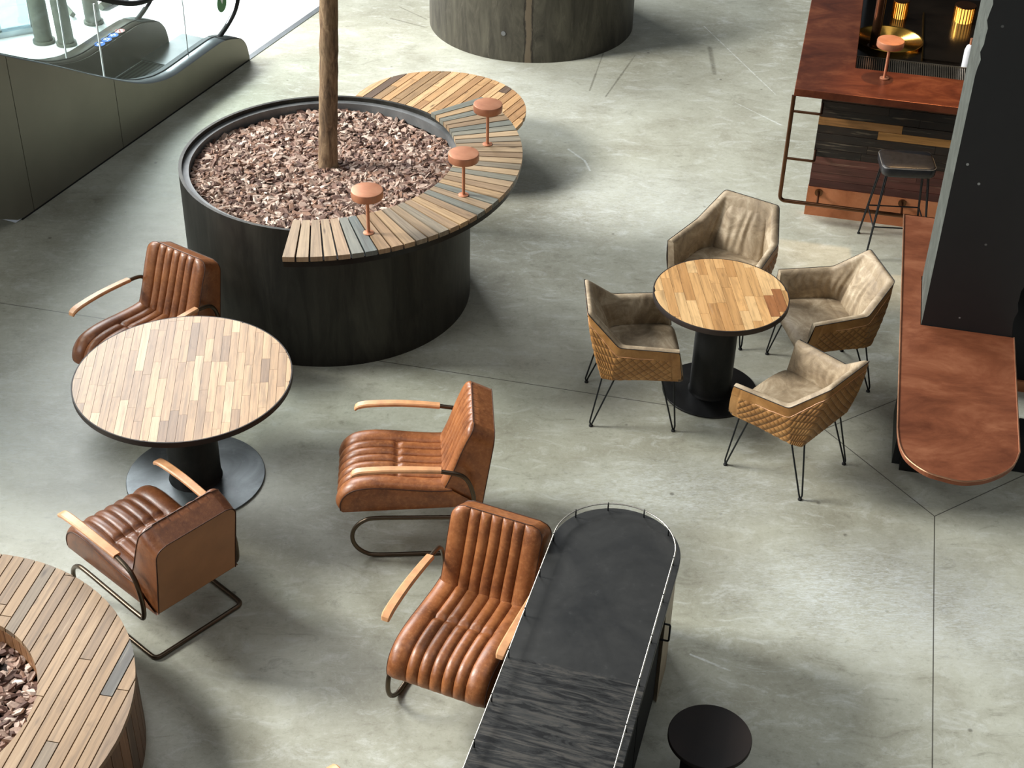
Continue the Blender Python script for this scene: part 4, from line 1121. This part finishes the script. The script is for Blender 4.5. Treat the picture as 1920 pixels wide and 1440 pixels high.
    # glass and handrails
    for off, nm in ((-.105, 'near'), (-.985, 'far')):
        if nm == 'near': cutg = [.12, .76, 1.92, 3.1, 4.3, 6.4]
        else: cutg = [.12, 1.3, 2.5, 3.7, 5, 6.4]
        for a, b in zip(cutg[:-1], cutg[1:]):
            ss = [a+.004+(b-a-.008)*i/8 for i in range(9)]
            v = []; f = []
            for s_ in ss:
                zt = zp(max(s_, .5))+.62; zt = zt if s_ > .35 else .62+.3*math.sqrt(max(0, (s_-.0)/.35))
                v += [Q(s_, off+.005, zp(s_)), Q(s_, off+.005, zt), Q(s_, off-.005, zp(s_)), Q(s_, off-.005, zt)]
            for i in range(8):
                p, q = i*4, i*4+4; f += [(p, q, q+1, p+1), (p+2, p+3, q+3, q+2), (p+1, q+1, q+3, p+3)]
            f += [(0, 1, 3, 2), (32, 34, 35, 33)]
            g = fixn(obj('glass_panel', v, f, M['glass'], t))
        for sj in cutg[1:-1]:
            tube('glass_joint', [Q(sj, off, zp(sj)), Q(sj, off, zp(sj)+.62)], .004 if sj == .76 else .0075, M['white' if sj != .76 else 'rim_steel'], t, 6)
        path = [(.30, .31), (.12, .38), (-.02, .47), (-.10, .60), (-.11, .75), (-.04, .90), (.12, .99), (.4, 1.01), (1.1, 1.0), (1.6, 1.12), (2.5, 1.62), (3.2, 2.0), (6.4, 3.82)]
        v, f = tube_geo([Q(a, off, b) for a, b in [(p.x, p.y) for p in catmull([(x, y, 0) for x, y in path], 8)]], .022, 10)
        fixn(obj('handrail', v, f, M['rubber'], t, True), 0)
        tube('rail_guide', [Q(p.x+.035, off, p.y) for p in catmull([(x, y, 0) for x, y in path[:6]], 8)], .006, M['alu'], t, 6)
    # stickers on far deck
    def disc(s, r, mat, name, dz=.0):
        c = Q(s, -.935, zp(s)+.010+dz); tg = (Q(s+.02, -.935, zp(s+.02))-Q(s-.02, -.935, zp(s-.02))).normalized(); sd = Vector((EN.x, EN.y, 0)); nm_ = tg.cross(sd).normalized()
        if nm_.z < 0: nm_ = -nm_
        ring = [c+tg*r*math.cos(2*PI*i/28)+sd*r*math.sin(2*PI*i/28)+nm_*.002 for i in range(28)]; low_ = [p-nm_*.0015 for p in ring]
        o = fixn(obj(name, ring+low_, [tuple(range(28))]+[(i, (i+1) % 28, 28+(i+1) % 28, 28+i) for i in range(28)], mat, t)); return o, c+nm_*.003, tg, sd, nm_
    for s_, kind in ((.90, 0), (.80, 1), (.70, 2)):
        o, c, tg, sd, nm_ = disc(s_, .048, M['blue'], 'blue_sign')
        mb = MB()
        def bar_(x0, y0, x1, y1, w):
            a, b = Vector((x0, y0)), Vector((x1, y1)); d = (b-a).normalized(); q = Vector((-d.y, d.x))*w/2
            v = [c+tg*-p.y*.7+sd*-p.x*.7 for p in (a-q, b-q, b+q, a+q)]; v2 = [p+nm_*.001 for p in v]; mb.add(v2+v, [(0, 1, 2, 3), (0, 4, 5, 1), (1, 5, 6, 2), (2, 6, 7, 3), (3, 7, 4, 0)])
        if kind == 0: bar_(0, -.05, 0, .02, .018); bar_(-.02, .04, .02, .04, .018); bar_(.01, -.01, .035, -.01, .01)
        elif kind == 1: bar_(-.03, -.03, -.03, .03, .012); bar_(-.03, .03, .03, .03, .012); bar_(.03, .03, .03, -.02, .01); bar_(-.01, -.01, .02, -.01, .014)
        else: bar_(-.04, 0, .04, 0, .01); bar_(0, -.04, 0, .04, .012); bar_(-.03, .03, .03, -.03, .008)
        mb.build('pictogram', M['white'], o)
    o, c, tg, sd, nm_ = disc(.60, .046, M['white'], 'prohibition_sign')
    mb = MB(); 
    for k_ in range(28):
        a0, a1 = 2*PI*k_/28, 2*PI*(k_+1)/28; v = [c+tg*r*math.cos(a)+sd*r*math.sin(a) for r in (.036, .044) for a in (a0, a1)]; mb.add(v, [(0, 1, 3, 2)])
    for sg in (1, -1):
        v = [c+tg*(x*.027+dx)+sd*(x*.027*sg-dx*sg) for x in (-1, 1) for dx in (-.004, .004)]; mb.add(v, [(0, 1, 3, 2)])
    mb.build('ring_and_cross', M['red'], o)
    # green sticker on near glass
    c = Q(.19, -.098, .615); sd = Vector((ED.x, ED.y, 0)); up = Vector((0, 0, 1)); nn_ = Vector((EN.x, EN.y, 0))
    def plate(pts, off, mat, name, par):
        a = [c+sd*x+up*z+nn_*off for x, z in pts]; b = [p-nn_*.0015 for p in a]; n_ = len(pts)
        return fixn(obj(name, a+b, [tuple(range(n_))]+[(i, (i+1) % n_, n_+(i+1) % n_, n_+i) for i in range(n_)], mat, par))
    g = plate([(.075*math.cos(2*PI*i/28), .085*math.sin(2*PI*i/28)) for i in range(28)], .003, M['green'], 'green_sign', t); g['label'] = 'green round sign with white arrow'
    plate([(-.03, .055), (.03, .055), (0, -.01)], .006, M['white'], 'arrow', g)
escalator()

# ------------------------------------------------------------------ outside the glazing: posts, braces, facade glass
def post(name, x, y, dx, dy, r, label, h=3.2):
    t = empty(name, (x, y, 0)); tag(t, label, 'post', 'grey steel posts outside the glazing')
    tube('shaft', [(0, 0, 0), (dx*h, dy*h, h)], r, M['grey_post'], t, 24)
    lathe('foot_plate', [(0, 0), (r*1.25, 0), (r*1.25, .03), (0, .03)], M['grey_post'], t, 24)
post('steel_post', -4.47, 13.32, -.03, 0, .082, 'grey steel post outside the glass, farthest left of the three')
post('steel_post', -4.25, 13.28, -.04, 0, .075, 'grey steel post outside the glass, middle of the three')
post('steel_post', -4.12, 13.80, -.04, 0, .075, 'grey steel post outside the glass, nearest the escalator newel')
def beam(name, a, b, w, label, mat='grey_post'):
    v, f = tube_geo([a, b], w, 4); o = fixn(obj(name, v, f, M[mat])); return tag(o, label, 'brace', 'steel braces by the glass facade')
beam('steel_brace', (-4.12, 14.10, .04), (-3.80, 14.75, .04), .045, 'dark steel sill lying on the paving behind the escalator')
beam('steel_brace', (-4.75, 14.55, .05), (-4.33, 13.86, .05), .03, 'thin diagonal steel brace crossing the paving behind the posts')
t = empty('glass_facade', (-5.0, 13.4, 0)); tag(t, 'tall blue tinted glass facade panels at the top left corner', 'glass facade')
def vp(name, x0, y0, x1, y1, z0, z1, th_, mat, parent):
    a, b = Vector((x0, y0)), Vector((x1, y1)); q = Vector((-(b-a).y, (b-a).x)).normalized()*th_/2
    v, f = extr([tuple(p-Vector((-5.0, 13.4))) for p in (a-q, b-q, b+q, a+q)], z0, z1); return fixn(obj(name, v, f, mat, parent))
vp('pane', -5.6, 13.02, -4.66, 13.55, 0.04, 3, .02, M['blueglass'], t)
vp('sill', -5.7, 12.95, -4.60, 13.58, 0, .06, .09, M['alu'], t)
for k, (x, y) in enumerate(((-4.93, 13.40), (-4.66, 13.56), (-5.25, 13.22))): vp('mullion', x, y, x+.035, y+.02, 0.04, 3, .05, M['alu'], t)

# ------------------------------------------------------------------ camera
cam = bpy.data.cameras.new('camera'); co = bpy.data.objects.new('camera', cam); C.objects.link(co)
cam.sensor_fit = 'HORIZONTAL'; cam.sensor_width = 36; cam.lens = 2840/1920*36
p, r = R(35.95), R(1.497)
fw = Vector((0, math.cos(p), -math.sin(p))); up = Vector((0, math.sin(p), math.cos(p))); rt = Vector((1, 0, 0))
r2 = rt*math.cos(r)+up*math.sin(r); u2 = -rt*math.sin(r)+up*math.cos(r)
co.matrix_world = Matrix(((r2.x, u2.x, -fw.x, 0), (r2.y, u2.y, -fw.y, 0), (r2.z, u2.z, -fw.z, 5.84), (0, 0, 0, 1)))
bpy.context.scene.camera = co

# ------------------------------------------------------------------ light
def area(name, loc, target, sx, sy, power, col=(1, 1, 1), spread=180):
    l = bpy.data.lights.new(name, 'AREA'); l.shape = 'RECTANGLE'; l.size = sx; l.size_y = sy; l.energy = power; l.color = col; l.spread = R(spread)
    o = bpy.data.objects.new(name, l); C.objects.link(o); o.location = loc
    o.rotation_euler = (Vector(target)-Vector(loc)).to_track_quat('-Z', 'Y').to_euler(); return o
area('window_daylight', (-12.5, 9.5, 9.0), (0, 8, 0), 4.0, 4.0, 3900, (1.0, .985, .95))
area('back_window', (-9, 21, 10), (-.5, 8.5, 0), 9, 6.5, 3000, (.96, .985, 1.0))
area('side_fill', (-11, 2.5, 6), (-2, 6.5, 0), 5, 4, 430, (.97, .99, 1.0))  # fill light added at left front to brighten the left floor and chair sides
area('overhead_soft', (1.5, 5, 12), (0.5, 6.5, 0), 7, 7, 160, (.97, .98, 1.0))  # weak broad ambient light from overhead
area('outdoor_daylight', (-7.5, 16.5, 6), (-5.2, 14.6, 0), 3, 3, 170, (.95, .98, 1.0), 55)
l = bpy.data.lights.new('bar_lamp', 'SPOT'); l.energy = 190; l.color = (1, .6, .25); l.spot_size = R(38); l.spot_blend = .8; l.shadow_soft_size = .05
o = bpy.data.objects.new('bar_lamp', l); C.objects.link(o); q = W(.75, 10.95, 3.2); o.location = q
o.rotation_euler = (W(.62, 10.62, 1.1)-q).to_track_quat('-Z', 'Y').to_euler()
w = bpy.data.worlds.new('World'); bpy.context.scene.world = w; w.use_nodes = True
w.node_tree.nodes['Background'].inputs[0].default_value = (.80, .88, .95, 1); w.node_tree.nodes['Background'].inputs[1].default_value = .13
sc = bpy.context.scene
sc.view_settings.view_transform = 'Standard'; sc.view_settings.look = 'None'; sc.view_settings.gamma = 1; sc.view_settings.use_curve_mapping = False
sc.view_settings.exposure = 0.14
sc.cycles.max_bounces = 8; sc.cycles.transparent_max_bounces = 12
